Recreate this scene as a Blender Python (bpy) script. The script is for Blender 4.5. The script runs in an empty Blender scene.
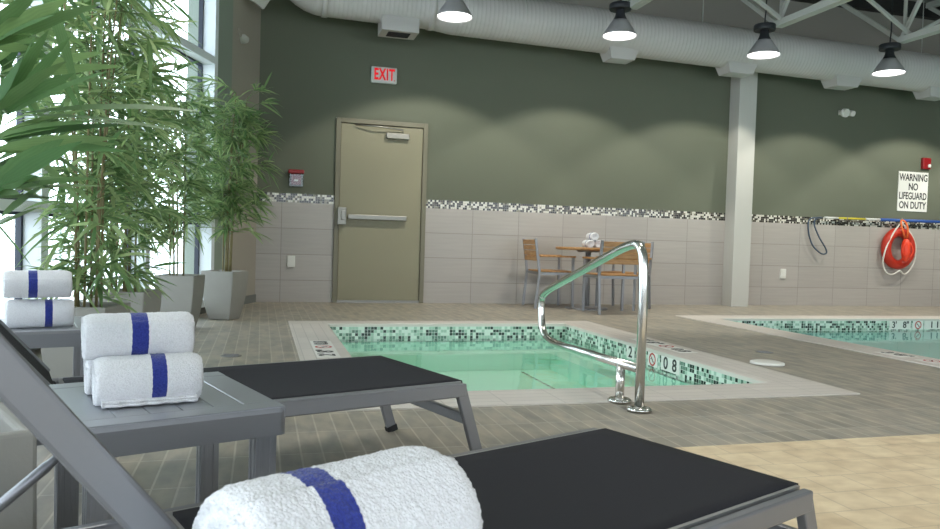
import bpy, bmesh, math, random
from mathutils import Vector, Matrix
random.seed(7)
PI = math.pi
COL = bpy.context.scene.collection
SC = bpy.context.scene

# ------------------------------------------------------------------ materials
def new_mat(name):
    m = bpy.data.materials.new(name); m.use_nodes = True
    nt = m.node_tree; nt.nodes.clear()
    return m, nt, nt.nodes, nt.links

def srgb(r, g, b):
    f = lambda c: (c/255/12.92) if c/255 <= .04045 else ((c/255+.055)/1.055)**2.4
    return (f(r), f(g), f(b), 1)

def pbr(name, color, rough=.5, metal=0., noise=0., nscale=20., bump=0., bscale=200., spec=.5, aniso=None, coat=0.):
    m, nt, N, L = new_mat(name)
    o = N.new('ShaderNodeOutputMaterial'); b = N.new('ShaderNodeBsdfPrincipled')
    L.new(b.outputs[0], o.inputs[0])
    b.inputs['Base Color'].default_value = color
    b.inputs['Roughness'].default_value = rough
    b.inputs['Metallic'].default_value = metal
    b.inputs['Specular IOR Level'].default_value = spec
    b.inputs['Coat Weight'].default_value = coat
    tc = N.new('ShaderNodeTexCoord')
    if noise:
        n = N.new('ShaderNodeTexNoise'); n.inputs['Scale'].default_value = nscale; n.inputs['Detail'].default_value = 4
        L.new(tc.outputs['Object'], n.inputs['Vector'])
        mx = N.new('ShaderNodeMix'); mx.data_type = 'RGBA'
        mx.inputs[6].default_value = tuple(c*(1-noise) for c in color[:3])+(1,)
        mx.inputs[7].default_value = tuple(min(1, c*(1+noise)) for c in color[:3])+(1,)
        L.new(n.outputs[0], mx.inputs[0]); L.new(mx.outputs[2], b.inputs['Base Color'])
    if bump:
        n2 = N.new('ShaderNodeTexNoise'); n2.inputs['Scale'].default_value = bscale; n2.inputs['Detail'].default_value = 3
        L.new(tc.outputs['Object'], n2.inputs['Vector'])
        bp = N.new('ShaderNodeBump'); bp.inputs['Strength'].default_value = bump; bp.inputs['Distance'].default_value = .004
        L.new(n2.outputs[0], bp.inputs['Height']); L.new(bp.outputs[0], b.inputs['Normal'])
    return m

def emit(name, color, s):
    m, nt, N, L = new_mat(name)
    o = N.new('ShaderNodeOutputMaterial'); e = N.new('ShaderNodeEmission')
    e.inputs[0].default_value = color; e.inputs[1].default_value = s
    L.new(e.outputs[0], o.inputs[0]); return m

def brick(name, c1, c2, mortar, w, h, msize=.004, offset=.5, rough=.4, tint=None, tscale=3., streak=None, spec=.5, fine=0.):
    """tile material on UV in metres"""
    m, nt, N, L = new_mat(name)
    o = N.new('ShaderNodeOutputMaterial'); b = N.new('ShaderNodeBsdfPrincipled'); L.new(b.outputs[0], o.inputs[0])
    uv = N.new('ShaderNodeUVMap')
    t = N.new('ShaderNodeTexBrick'); t.offset = offset; t.squash = 1
    t.inputs['Scale'].default_value = 1; t.inputs['Brick Width'].default_value = w; t.inputs['Row Height'].default_value = h
    t.inputs['Mortar Size'].default_value = msize; t.inputs['Mortar Smooth'].default_value = .1
    t.inputs['Color1'].default_value = c1; t.inputs['Color2'].default_value = c2; t.inputs['Mortar'].default_value = mortar
    L.new(uv.outputs[0], t.inputs['Vector'])
    col = t.outputs['Color']
    if tint:
        n = N.new('ShaderNodeTexNoise'); n.inputs['Scale'].default_value = tscale; n.inputs['Detail'].default_value = 5
        mp = N.new('ShaderNodeMapping'); mp.inputs['Scale'].default_value = streak or (1, 1, 1)
        L.new(uv.outputs[0], mp.inputs[0]); L.new(mp.outputs[0], n.inputs['Vector'])
        r = N.new('ShaderNodeValToRGB'); r.color_ramp.elements[0].position = .3; r.color_ramp.elements[1].position = .7
        r.color_ramp.elements[0].color = tint[0]; r.color_ramp.elements[1].color = tint[1]
        L.new(n.outputs[0], r.inputs[0])
        mx = N.new('ShaderNodeMix'); mx.data_type = 'RGBA'; mx.blend_type = 'MULTIPLY'; mx.inputs[0].default_value = 1
        L.new(col, mx.inputs[6]); L.new(r.outputs[0], mx.inputs[7]); col = mx.outputs[2]
    L.new(col, b.inputs['Base Color']); b.inputs['Roughness'].default_value = rough
    b.inputs['Specular IOR Level'].default_value = spec
    bp = N.new('ShaderNodeBump'); bp.inputs['Strength'].default_value = .3; bp.inputs['Distance'].default_value = .002; bp.invert = True
    L.new(t.outputs['Fac'], bp.inputs['Height']); L.new(bp.outputs[0], b.inputs['Normal'])
    return m

def mosaic(name, cols, cell, grout):
    """random little square tiles; cols = [(position, colour)]"""
    m, nt, N, L = new_mat(name)
    o = N.new('ShaderNodeOutputMaterial'); b = N.new('ShaderNodeBsdfPrincipled'); L.new(b.outputs[0], o.inputs[0])
    uv = N.new('ShaderNodeUVMap')
    sc = N.new('ShaderNodeVectorMath'); sc.operation = 'SCALE'; sc.inputs['Scale'].default_value = 1/cell
    fl = N.new('ShaderNodeVectorMath'); fl.operation = 'FLOOR'
    fr = N.new('ShaderNodeVectorMath'); fr.operation = 'FRACTION'
    L.new(uv.outputs[0], sc.inputs[0]); L.new(sc.outputs[0], fl.inputs[0]); L.new(sc.outputs[0], fr.inputs[0])
    wn = N.new('ShaderNodeTexWhiteNoise'); wn.noise_dimensions = '2D'; L.new(fl.outputs[0], wn.inputs['Vector'])
    r = N.new('ShaderNodeValToRGB'); r.color_ramp.interpolation = 'CONSTANT'
    els = r.color_ramp.elements
    while len(els) < len(cols): els.new(.5)
    for e, (p, c) in zip(els, cols): e.position = p; e.color = c
    L.new(wn.outputs[0], r.inputs[0])
    sx = N.new('ShaderNodeSeparateXYZ'); L.new(fr.outputs[0], sx.inputs[0])
    mn = N.new('ShaderNodeMath'); mn.operation = 'MINIMUM'; L.new(sx.outputs[0], mn.inputs[0]); L.new(sx.outputs[1], mn.inputs[1])
    lt = N.new('ShaderNodeMath'); lt.operation = 'LESS_THAN'; lt.inputs[1].default_value = .1; L.new(mn.outputs[0], lt.inputs[0])
    mx = N.new('ShaderNodeMix'); mx.data_type = 'RGBA'; mx.inputs[7].default_value = grout
    L.new(lt.outputs[0], mx.inputs[0]); L.new(r.outputs[0], mx.inputs[6]); L.new(mx.outputs[2], b.inputs['Base Color'])
    b.inputs['Roughness'].default_value = .2
    return m

def schlick(N, L, f0):
    """mirror share of a thin sheet, the same from both sides"""
    lw = N.new('ShaderNodeLayerWeight'); lw.inputs[0].default_value = .5
    pw = N.new('ShaderNodeMath'); pw.operation = 'POWER'; pw.inputs[1].default_value = 5; L.new(lw.outputs['Facing'], pw.inputs[0])
    ma = N.new('ShaderNodeMath'); ma.operation = 'MULTIPLY_ADD'; ma.inputs[1].default_value = 1-f0; ma.inputs[2].default_value = f0
    L.new(pw.outputs[0], ma.inputs[0]); return ma

def thin_glass(name, tint=(1, 1, 1, 1)):
    m, nt, N, L = new_mat(name)
    o = N.new('ShaderNodeOutputMaterial'); t = N.new('ShaderNodeBsdfTransparent'); g = N.new('ShaderNodeBsdfGlossy')
    t.inputs[0].default_value = tint; g.inputs['Roughness'].default_value = .02
    f = schlick(N, L, .04)
    mx = N.new('ShaderNodeMixShader')
    L.new(f.outputs[0], mx.inputs[0]); L.new(t.outputs[0], mx.inputs[1]); L.new(g.outputs[0], mx.inputs[2]); L.new(mx.outputs[0], o.inputs[0])
    return m

def water_mat(name, tint):
    m, nt, N, L = new_mat(name)
    o = N.new('ShaderNodeOutputMaterial'); t = N.new('ShaderNodeBsdfTransparent'); g = N.new('ShaderNodeBsdfGlossy')
    t.inputs[0].default_value = tint; g.inputs['Roughness'].default_value = .03
    tc = N.new('ShaderNodeTexCoord'); mp = N.new('ShaderNodeMapping'); mp.inputs['Scale'].default_value = (1, 1, 1)
    n = N.new('ShaderNodeTexNoise'); n.inputs['Scale'].default_value = 3.5; n.inputs['Detail'].default_value = 2
    L.new(tc.outputs['Object'], mp.inputs[0]); L.new(mp.outputs[0], n.inputs['Vector'])
    bp = N.new('ShaderNodeBump'); bp.inputs['Strength'].default_value = .12; bp.inputs['Distance'].default_value = .02
    L.new(n.outputs[0], bp.inputs['Height']); L.new(bp.outputs[0], g.inputs['Normal']); f = schlick(N, L, .02)
    mx = N.new('ShaderNodeMixShader')
    L.new(f.outputs[0], mx.inputs[0]); L.new(t.outputs[0], mx.inputs[1]); L.new(g.outputs[0], mx.inputs[2]); L.new(mx.outputs[0], o.inputs[0])
    return m

def leaf_mat(name, c1, c2):
    m, nt, N, L = new_mat(name)
    o = N.new('ShaderNodeOutputMaterial'); b = N.new('ShaderNodeBsdfPrincipled'); tr = N.new('ShaderNodeBsdfTranslucent')
    uv = N.new('ShaderNodeUVMap'); sx = N.new('ShaderNodeSeparateXYZ'); L.new(uv.outputs[0], sx.inputs[0])
    mx = N.new('ShaderNodeMix'); mx.data_type = 'RGBA'; mx.inputs[6].default_value = c1; mx.inputs[7].default_value = c2
    L.new(sx.outputs[0], mx.inputs[0])
    w = N.new('ShaderNodeTexWave'); w.inputs['Scale'].default_value = 3; w.bands_direction = 'Y'
    L.new(uv.outputs[0], w.inputs['Vector'])
    m2 = N.new('ShaderNodeMix'); m2.data_type = 'RGBA'; m2.blend_type = 'MULTIPLY'; m2.inputs[0].default_value = .10
    L.new(mx.outputs[2], m2.inputs[6]); L.new(w.outputs[0], m2.inputs[7])
    L.new(m2.outputs[2], b.inputs['Base Color']); L.new(m2.outputs[2], tr.inputs[0]); b.inputs['Roughness'].default_value = .42
    ms = N.new('ShaderNodeMixShader'); ms.inputs[0].default_value = .45
    L.new(b.outputs[0], ms.inputs[1]); L.new(tr.outputs[0], ms.inputs[2]); L.new(ms.outputs[0], o.inputs[0])
    return m

def terry_mat(name, col, dark):
    m, nt, N, L = new_mat(name)
    o = N.new('ShaderNodeOutputMaterial'); b = N.new('ShaderNodeBsdfPrincipled'); L.new(b.outputs[0], o.inputs[0])
    tc = N.new('ShaderNodeTexCoord')
    v = N.new('ShaderNodeTexVoronoi'); v.inputs['Scale'].default_value = 330; L.new(tc.outputs['Object'], v.inputs['Vector'])
    n = N.new('ShaderNodeTexNoise'); n.inputs['Scale'].default_value = 70; n.inputs['Detail'].default_value = 4; L.new(tc.outputs['Object'], n.inputs['Vector'])
    mx = N.new('ShaderNodeMix'); mx.data_type = 'RGBA'; mx.inputs[6].default_value = col; mx.inputs[7].default_value = dark
    L.new(v.outputs['Distance'], mx.inputs[0]); L.new(mx.outputs[2], b.inputs['Base Color'])
    ad = N.new('ShaderNodeMath'); ad.operation = 'SUBTRACT'; L.new(n.outputs[0], ad.inputs[0]); L.new(v.outputs['Distance'], ad.inputs[1])
    bp = N.new('ShaderNodeBump'); bp.inputs['Strength'].default_value = .45; bp.inputs['Distance'].default_value = .003
    L.new(ad.outputs[0], bp.inputs['Height']); L.new(bp.outputs[0], b.inputs['Normal'])
    b.inputs['Roughness'].default_value = 1; b.inputs['Specular IOR Level'].default_value = .05
    b.inputs['Sheen Weight'].default_value = .3
    return m

def wood_mat(name, c1, c2, scale=6):
    m, nt, N, L = new_mat(name)
    o = N.new('ShaderNodeOutputMaterial'); b = N.new('ShaderNodeBsdfPrincipled'); L.new(b.outputs[0], o.inputs[0])
    tc = N.new('ShaderNodeTexCoord'); mp = N.new('ShaderNodeMapping'); mp.inputs['Scale'].default_value = (1.5, 9, 9)
    n = N.new('ShaderNodeTexNoise'); n.inputs['Scale'].default_value = scale; n.inputs['Detail'].default_value = 6
    L.new(tc.outputs['Object'], mp.inputs[0]); L.new(mp.outputs[0], n.inputs['Vector'])
    r = N.new('ShaderNodeValToRGB'); r.color_ramp.elements[0].position = .3; r.color_ramp.elements[1].position = .7
    r.color_ramp.elements[0].color = c1; r.color_ramp.elements[1].color = c2
    L.new(n.outputs[0], r.inputs[0]); L.new(r.outputs[0], b.inputs['Base Color']); b.inputs['Roughness'].default_value = .45
    return m

M = {}
M['paint_green'] = pbr('green_wall_paint', srgb(98, 102, 86), .7, noise=.05, nscale=1.2, bump=.15, bscale=60)
M['paint_grey'] = pbr('grey_wall_paint', srgb(150, 146, 138), .8, noise=.04, nscale=1)
M['paint_beige'] = pbr('beige_wall_paint', srgb(162, 155, 143), .75, noise=.04, nscale=2)
M['paint_sage'] = pbr('sage_jamb_paint', srgb(140, 150, 138), .7, noise=.04, nscale=2)
M['paint_white'] = pbr('white_column_paint', srgb(190, 188, 181), .6, noise=.03, nscale=2)
M['walltile'] = brick('wall_tile', srgb(178, 171, 164), srgb(171, 164, 157), srgb(146, 140, 133), .61, .305, .004, .0, .35, (srgb(246, 246, 246), srgb(255, 255, 255)), 4, (.5, 9, 1))
M['wallmosaic'] = mosaic('wall_mosaic', [(0, srgb(24, 23, 22)), (.44, srgb(84, 80, 70)), (.55, srgb(214, 211, 200)), (.9, srgb(130, 128, 112))], .0262, srgb(160, 155, 145))
M['poolmosaic'] = mosaic('pool_mosaic', [(0, srgb(40, 56, 50)), (.2, srgb(98, 128, 112)), (.42, srgb(168, 196, 178)), (.72, srgb(214, 228, 216))], .0285, srgb(215, 220, 212))
M['floor_grey'] = brick('grey_floor_tile', srgb(178, 171, 159), srgb(161, 155, 144), srgb(196, 190, 178), .3, .0765, .0035, .0, .42,
                        (srgb(204, 206, 208), srgb(255, 249, 240)), 6, (1, 2.2, 1), spec=.5)
M['floor_beige'] = brick('beige_floor_tile', srgb(238, 218, 184), srgb(228, 206, 172), srgb(214, 194, 164), .152, .152, .003, .5, .4,
                         (srgb(225, 220, 214), srgb(255, 255, 255)), 9, (1, 1.5, 1), spec=.4)
M['coping'] = brick('coping_tile', srgb(214, 206, 198), srgb(206, 198, 190), srgb(186, 179, 172), .3, .0765, .003, .0, .4)
M['plaster_spa'] = pbr('spa_plaster', srgb(186, 240, 216), .6, noise=.03, nscale=3)
M['plaster_pool'] = pbr('pool_plaster', srgb(176, 222, 214), .6, noise=.03, nscale=3)
M['water'] = water_mat('water', (.90, .985, .95, 1))
M['water2'] = water_mat('water_pool', (.82, .94, .92, 1))
M['stepline'] = pbr('step_marking_tile', srgb(40, 70, 60), .4)
M['door'] = pbr('door_paint', srgb(143, 137, 112), .45, noise=.02, nscale=3)
M['doorframe'] = pbr('door_frame_paint', srgb(120, 115, 96), .45)
M['silver'] = pbr('powder_coat_silver', srgb(134, 134, 138), .33, .5, noise=.02, nscale=200)
M['table_top'] = pbr('table_top_skylit_grey', srgb(150, 153, 159), .36, .3, noise=.02, nscale=100)  # lighter than the frame silver; sky light on the top mixed into the colour
M['silver_dark'] = pbr('groove_shadow_grey', srgb(40, 41, 44), .5, .3)
M['aluminium'] = pbr('brushed_aluminium', srgb(170, 170, 170), .35, .8)
M['steel'] = pbr('polished_stainless', srgb(215, 213, 208), .2, 1.)
M['satin'] = pbr('satin_steel', srgb(150, 147, 140), .42, .9)
M['fabric'] = pbr('black_sling_mesh', srgb(33, 33, 39), .75, noise=.12, nscale=900, bump=.3, bscale=1500, spec=.3)
M['black'] = pbr('black_plastic', srgb(24, 24, 26), .5)
M['white_plastic'] = pbr('white_plastic', srgb(225, 223, 216), .45)
M['label_white'] = pbr('marker_white', srgb(232, 230, 224), .4)
M['label_black'] = pbr('marker_black', srgb(26, 25, 26), .5)
M['label_red'] = pbr('marker_red', srgb(190, 50, 45), .5)
M['towel'] = terry_mat('white_terry', srgb(238, 238, 241), srgb(220, 219, 222))
M['towel_blue'] = terry_mat('blue_terry', srgb(60, 72, 156), srgb(44, 54, 126))
M['twig'] = pbr('green_twig', srgb(96, 118, 70), .5)
M['concrete'] = pbr('planter_concrete', srgb(152, 149, 142), .75, noise=.06, nscale=9, bump=.15, bscale=90)
M['soil'] = pbr('planter_soil', srgb(62, 54, 44), .95, noise=.3, nscale=60, bump=.8, bscale=80)
M['cane'] = pbr('bamboo_cane', srgb(132, 120, 82), .5, noise=.3, nscale=12)
M['leaf'] = leaf_mat('bamboo_leaf', srgb(104, 140, 88), srgb(186, 204, 146))
M['leaf_near'] = leaf_mat('bamboo_leaf_near', srgb(94, 134, 84), srgb(152, 182, 120))
M['duct'] = pbr('duct_white_paint', srgb(192, 187, 184), .5, .0, noise=.04, nscale=2)
M['joist'] = pbr('joist_white_paint', srgb(188, 188, 182), .55)
M['deck'] = pbr('roof_deck_paint', srgb(140, 146, 136), .7)
M['beam_dark'] = pbr('dark_beam_paint', srgb(36, 34, 33), .7)
M['lamp_grey'] = pbr('lamp_spun_aluminium', srgb(196, 192, 196), .4, .6)
M['lamp_dark'] = pbr('lamp_dark_housing', srgb(44, 46, 50), .5, .3)
M['lens'] = emit('lamp_lens_glow', (1, .97, .93, 1), 5)
M['exit_white'] = pbr('exit_panel', srgb(205, 208, 204), .4)
M['exit_red'] = emit('exit_letters', srgb(226, 30, 40), .75)
M['alarm_red'] = pbr('alarm_red', srgb(140, 20, 26), .4)
M['alarm_dark'] = pbr('alarm_dark_red', srgb(110, 24, 30), .5)
M['clear_cover'] = thin_glass('clear_cover', (.8, .82, .84, 1))
M['wood'] = wood_mat('teak_slats', srgb(158, 112, 66), srgb(196, 150, 98))
M['chair_silver'] = pbr('chair_aluminium', srgb(150, 150, 152), .4, .5)
M['ring_red'] = pbr('lifebuoy_orange_red', srgb(190, 48, 28), .45)
M['can_red'] = pbr('rescue_can_orange', srgb(236, 70, 40), .4)
M['rope'] = pbr('white_rope', srgb(222, 218, 208), .8)
M['rope_orange'] = pbr('orange_strap', srgb(226, 110, 50), .7)
M['pole_white'] = pbr('pole_white', srgb(214, 214, 210), .4)
M['pole_yellow'] = pbr('pole_yellow', srgb(212, 196, 56), .4)
M['pole_blue'] = pbr('pole_blue', srgb(40, 84, 160), .4)
M['hook_blue'] = pbr('shepherd_hook_blue_grey', srgb(70, 84, 100), .4, .3)
M['frame_alu'] = pbr('window_frame_aluminium', srgb(226, 232, 236), .45, .0)
M['gasket'] = pbr('window_gasket', srgb(40, 48, 64), .5)
M['glass'] = thin_glass('window_glass', (.97, 1, 1, 1))
M['snow'] = pbr('pale_outdoor_ground', srgb(236, 240, 242), .9)
M['fence'] = pbr('fence_wire', srgb(196, 214, 210), .6)
M['baseboard'] = pbr('grey_baseboard', srgb(110, 112, 108), .6)

# ------------------------------------------------------------------ mesh helpers
def obj(name, bm, mat, parent=None, smooth=False, mats=None, loc=None, bevel=0., seg=2):
    if isinstance(bm, bmesh.types.BMesh):
        me = bpy.data.meshes.new(name); bm.normal_update(); bm.to_mesh(me); bm.free()
    else: me = bm
    for mm in (mats or [mat]): me.materials.append(M[mm] if isinstance(mm, str) else mm)
    o = bpy.data.objects.new(name, me); COL.objects.link(o)
    if parent: o.parent = parent
    if loc: o.location = loc
    if smooth:
        for p in me.polygons: p.use_smooth = True
    if bevel:
        md = o.modifiers.new('bevel', 'BEVEL'); md.width = bevel; md.segments = seg; md.limit_method = 'ANGLE'; md.angle_limit = .6
    return o

def thing(name, label, cat, loc=(0, 0, 0), rotz=0, group=None):
    o = bpy.data.objects.new(name, None); o.empty_display_size = .1; COL.objects.link(o)
    o.location = loc; o.rotation_euler = (0, 0, rotz); tag(o, label, cat, group); return o

def tag(o, label, cat, group=None):
    o['label'] = label; o['category'] = cat
    if group: o['group'] = group
    return o

def struct(o, label=None):
    o['kind'] = 'structure'
    if label: o['label'] = label
    return o

def B(): return bmesh.new()

def box(bm, x0, y0, z0, x1, y1, z1, mi=0):
    v = [bm.verts.new(p) for p in ((x0,y0,z0),(x1,y0,z0),(x1,y1,z0),(x0,y1,z0),(x0,y0,z1),(x1,y0,z1),(x1,y1,z1),(x0,y1,z1))]
    for f in ((0,3,2,1),(4,5,6,7),(0,1,5,4),(1,2,6,5),(2,3,7,6),(3,0,4,7)):
        fc = bm.faces.new([v[i] for i in f]); fc.material_index = mi
    return bm

def beam(bm, a, b, w, h, up=(0, 0, 1), mi=0):
    """rectangular bar from a to b; w across, h along 'up'"""
    a = Vector(a); b = Vector(b); d = (b-a).normalized(); up = Vector(up)
    s = d.cross(up).normalized(); u = s.cross(d).normalized()
    vs = []
    for p in (a, b):
        for i, j in ((-1,-1),(1,-1),(1,1),(-1,1)): vs.append(bm.verts.new(p+s*(i*w/2)+u*(j*h/2)))
    for f in ((3,2,1,0),(4,5,6,7),(0,1,5,4),(1,2,6,5),(2,3,7,6),(3,0,4,7)):
        fc = bm.faces.new([vs[i] for i in f]); fc.material_index = mi
    return bm

def tube(bm, pts, r, n=12, cap=True, mi=0, closed=False):
    pts = [Vector(p) for p in pts]; N = len(pts); rings = []
    rr = r if isinstance(r, (list, tuple)) else [r]*N
    prev = None
    for i, p in enumerate(pts):
        if closed: d = (pts[(i+1) % N]-pts[i-1]).normalized()
        else: d = (pts[min(i+1, N-1)]-pts[max(i-1, 0)]).normalized()
        if prev is None:
            ref = Vector((0, 0, 1)) if abs(d.z) < .9 else Vector((1, 0, 0))
            s = d.cross(ref).normalized()
        else: s = (prev-d*prev.dot(d)).normalized()
        prev = s; u = s.cross(d).normalized()
        rings.append([bm.verts.new(p+(s*math.cos(2*PI*k/n)+u*math.sin(2*PI*k/n))*rr[i]) for k in range(n)])
    rng = range(N if closed else N-1)
    for i in rng:
        A, C = rings[i], rings[(i+1) % N]
        for k in range(n):
            f = bm.faces.new((A[k], C[k], C[(k+1) % n], A[(k+1) % n])); f.material_index = mi; f.smooth = True
    if cap and not closed:
        f = bm.faces.new(rings[0]); f.material_index = mi
        f = bm.faces.new(rings[-1][::-1]); f.material_index = mi
    return bm

def lathe(bm, prof, n=32, c=(0, 0, 0), mi=0, cap=True, smooth=True):
    """profile [(r,z)] turned around a vertical axis"""
    rings = []
    for r, z in prof:
        rings.append([bm.verts.new((c[0]+r*math.cos(2*PI*k/n), c[1]+r*math.sin(2*PI*k/n), c[2]+z)) for k in range(n)])
    for A, C in zip(rings, rings[1:]):
        for k in range(n):
            f = bm.faces.new((A[k], A[(k+1) % n], C[(k+1) % n], C[k])); f.material_index = mi; f.smooth = smooth
    if cap:
        if prof[0][0] > 1e-4: bm.faces.new(rings[0][::-1]).material_index = mi
        if prof[-1][0] > 1e-4: bm.faces.new(rings[-1]).material_index = mi
    return bm

def quads(bm, lst):
    """lst of (p0, u_vec, v_vec, lu, lv, uvorigin, mi): planar quads with UV in metres"""
    L = bm.loops.layers.uv.verify()
    for p0, u, v, lu, lv, uo, mi in lst:
        p0 = Vector(p0); u = Vector(u); v = Vector(v)
        c = [(0, 0), (lu, 0), (lu, lv), (0, lv)]
        f = bm.faces.new([bm.verts.new(p0+u*a+v*b) for a, b in c]); f.material_index = mi
        for l, (a, b) in zip(f.loops, c): l[L].uv = (uo[0]+a, uo[1]+b)
    return bm

def bez(ctrl, n=8, r=.1):
    """polyline with rounded corners of radius r"""
    P = [Vector(p) for p in ctrl]; out = [P[0]]
    for i in range(1, len(P)-1):
        a = (P[i-1]-P[i]); b = (P[i+1]-P[i]); ra = min(r, a.length*.49); rb = min(r, b.length*.49)
        s = P[i]+a.normalized()*ra; e = P[i]+b.normalized()*rb
        for k in range(n+1):
            t = k/n; out.append(s*(1-t)**2+P[i]*2*t*(1-t)+e*t*t)
    out.append(P[-1]); return out

def text_obj(name, body, size, mat, parent, loc, rot, align='CENTER', sx=1., bold=0., space=1., thick=.0006):
    cu = bpy.data.curves.new(name, 'FONT'); cu.body = body; cu.size = size; cu.align_x = align; cu.align_y = 'CENTER'
    cu.extrude = thick; cu.offset = bold; cu.space_character = space; cu.space_line = .92
    tmp = bpy.data.objects.new('tmp_text', cu); COL.objects.link(tmp)
    bpy.context.view_layer.update()
    me = bpy.data.meshes.new_from_object(tmp.evaluated_get(bpy.context.evaluated_depsgraph_get()))
    bpy.data.objects.remove(tmp); bpy.data.curves.remove(cu)
    for v in me.vertices: v.co.x *= sx
    me.materials.clear(); me.materials.append(M[mat]); me.name = name
    o = bpy.data.objects.new(name, me); COL.objects.link(o); o.parent = parent
    o.location = loc; o.rotation_euler = rot
    return o

def copy_tree(o, parent=None):
    c = o.copy(); COL.objects.link(c)
    if parent: c.parent = parent
    for ch in [x for x in COL.objects if x.parent == o]: copy_tree(ch, c)
    return c

# ------------------------------------------------------------------ setting
D = 8.96                      # back wall
ZT = 1.172; ZM = 1.277        # tile top, mosaic top
XR = 13.0; YF = -4.5
DX0, DX1, DZ = .825, 1.935, 2.2   # door frame outer
ZG = 3.55                     # green paint ends behind the duct
CEIL = 4.55
bm = B()
ux, uz = (1, 0, 0), (0, 0, 1)
def wallquad(x0, x1, z0, z1, mi, uo=None): return ((x0, D, z0), ux, uz, x1-x0, z1-z0, uo or (x0-.27, z0), mi)
L_ = []
for x0, x1 in ((-.06, DX0), (DX1, XR)):
    L_ += [wallquad(x0, x1, 0, ZT, 0, (x0-(.22 if x0 < 1 else .105), .0457)), wallquad(x0, x1, ZT, ZM, 1, (x0, 0)), wallquad(x0, x1, ZM, DZ, 2)]
L_ += [wallquad(-.06, XR, DZ, ZG, 2), wallquad(-.06, XR, ZG, CEIL+.3, 3)]
quads(bm, L_)
struct(obj('wall_back', bm, None, mats=['walltile', 'wallmosaic', 'paint_green', 'paint_grey']))

# spa and pool openings (outer coping edges and inner edges)
SX0, SX1, SY0, SY1 = .25, 3.205, 3.335, 6.93
IX0, IX1, IY0, IY1 = .575, 2.885, 3.675, 6.72
PX0, PY1 = 4.56, 7.50; PX1, PY0 = XR-.6, .6
JX0, JY1 = 4.90, 7.20; JX1, JY0 = XR-.9, .9
BX, BY = 1.25, 2.545
def fq(x0, y0, x1, y1, mi): return ((x0, y0, 0), (1, 0, 0), (0, 1, 0), x1-x0, y1-y0, (y0, x0) if 0 else (x0, y0), mi)
bm = B()
xs = sorted({-5.0, SX0, SX1, PX0, PX1, BX, XR}); ys = sorted({YF, BY, SY0, SY1, PY0, PY1, D})
L_ = []
for xa, xb in zip(xs, xs[1:]):
    for ya, yb in zip(ys, ys[1:]):
        cx, cy = (xa+xb)/2, (ya+yb)/2
        if SX0 < cx < SX1 and SY0 < cy < SY1: continue
        if PX0 < cx < PX1 and PY0 < cy < PY1: continue
        L_.append(fq(xa, ya, xb, yb, 1 if (cx > BX and cy < BY) else 0))
quads(bm, L_)
lay = bm.loops.layers.uv.verify()
for f in bm.faces:
    if f.material_index == 0:
        for l in f.loops: l[lay].uv = (l.vert.co.y, l.vert.co.x)
struct(obj('floor', bm, None, mats=['floor_grey', 'floor_beige']))

# window wall (left), turned away from the back wall
WA = Vector((-.06, D, 0)); WD = Vector((-.342, -.94, 0)).normalized(); WN = Vector((.94, -.342, 0)).normalized()
def wp(s, n, z): return WA+WD*s+WN*n+Vector((0, 0, z))
def wbox(bm, s0, s1, n0, n1, z0, z1, mi=0):
    v = [bm.verts.new(wp(s, n, z)) for z in (z0, z1) for s, n in ((s0, n0), (s1, n0), (s1, n1), (s0, n1))]
    for f in ((0,3,2,1),(4,5,6,7),(0,1,5,4),(1,2,6,5),(2,3,7,6),(3,0,4,7)):
        bm.faces.new([v[i] for i in f]).material_index = mi
bm = B()
wbox(bm, 0, .80, -.2, .0, 0, CEIL+.3, 0); wbox(bm, .80, 1.40, -.2, .0, 0, CEIL+.3, 1); wbox(bm, 1.40, 11, -.2, 0, 0, .08, 0)
wbox(bm, 1.40, 11, -.2, 0, 4.3, CEIL+.3, 0)
bmesh.ops.recalc_face_normals(bm, faces=bm.faces)
struct(obj('wall_left', bm, None, mats=['paint_beige', 'paint_sage']))
bm = B(); wbox(bm, .0, 11, 0, .012, 0, .09); bmesh.ops.recalc_face_normals(bm, faces=bm.faces)
struct(obj('baseboard_left', bm, 'baseboard'))
mull = [1.42, 2.66, 3.94, 5.24, 6.58, 7.92, 9.26, 10.6]
for i, (a, b) in enumerate(zip(mull, mull[1:])):
    w = thing('window_%d' % (i+1), 'tall aluminium framed window bay', 'window'); del w['category']; del w['label']; w['kind'] = 'structure'
    fr = B(); gk = B(); gl = B()
    MW = .035
    wbox(fr, a-MW, a+MW, -.045, .1, .08, 4.3)
    if b == mull[-1]: wbox(fr, b-MW, b+MW, -.1, .1, .08, 4.3)
    for z0, z1 in ((.08, .15), (.88, .945), (2.40, 2.47), (4.22, 4.3)):
        wbox(fr, a+MW, b-MW, -.045, .1, z0, z1)
    wbox(gk, a+MW, a+MW+.02, -.06, -.02, .15, 4.22); wbox(gk, b-MW-.02, b-MW, -.06, -.02, .15, 4.22)
    for z in (.15, .86, .945, 2.38, 2.47): wbox(gk, a+MW+.02, b-MW-.02, -.06, -.02, z, z+.02)
    v = [gl.verts.new(wp(s, -.04, z)) for s, z in ((a, .1), (b, .1), (b, 4.25), (a, 4.25))]; gl.faces.new(v)
    for q in (fr, gk): bmesh.ops.recalc_face_normals(q, faces=q.faces)
    f = obj('window_frame', fr, 'frame_alu', w); obj('gasket', gk, 'gasket', w); obj('pane', gl, 'glass', w)

# right and front walls, ceiling
bm = B(); box(bm, XR, YF, 0, XR+.2, D, CEIL+.3); struct(obj('wall_right', bm, 'paint_grey'))
bm = B()
box(bm, -5, YF-.2, 0, XR, YF, .9); box(bm, -5, YF-.2, 2.6, XR, YF, CEIL+.3)
for x in (-5, -.5, 4.5, 9.5): box(bm, x, YF-.2, .9, x+.5, YF, 2.6)
struct(obj('wall_front', bm, 'paint_grey'))
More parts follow.
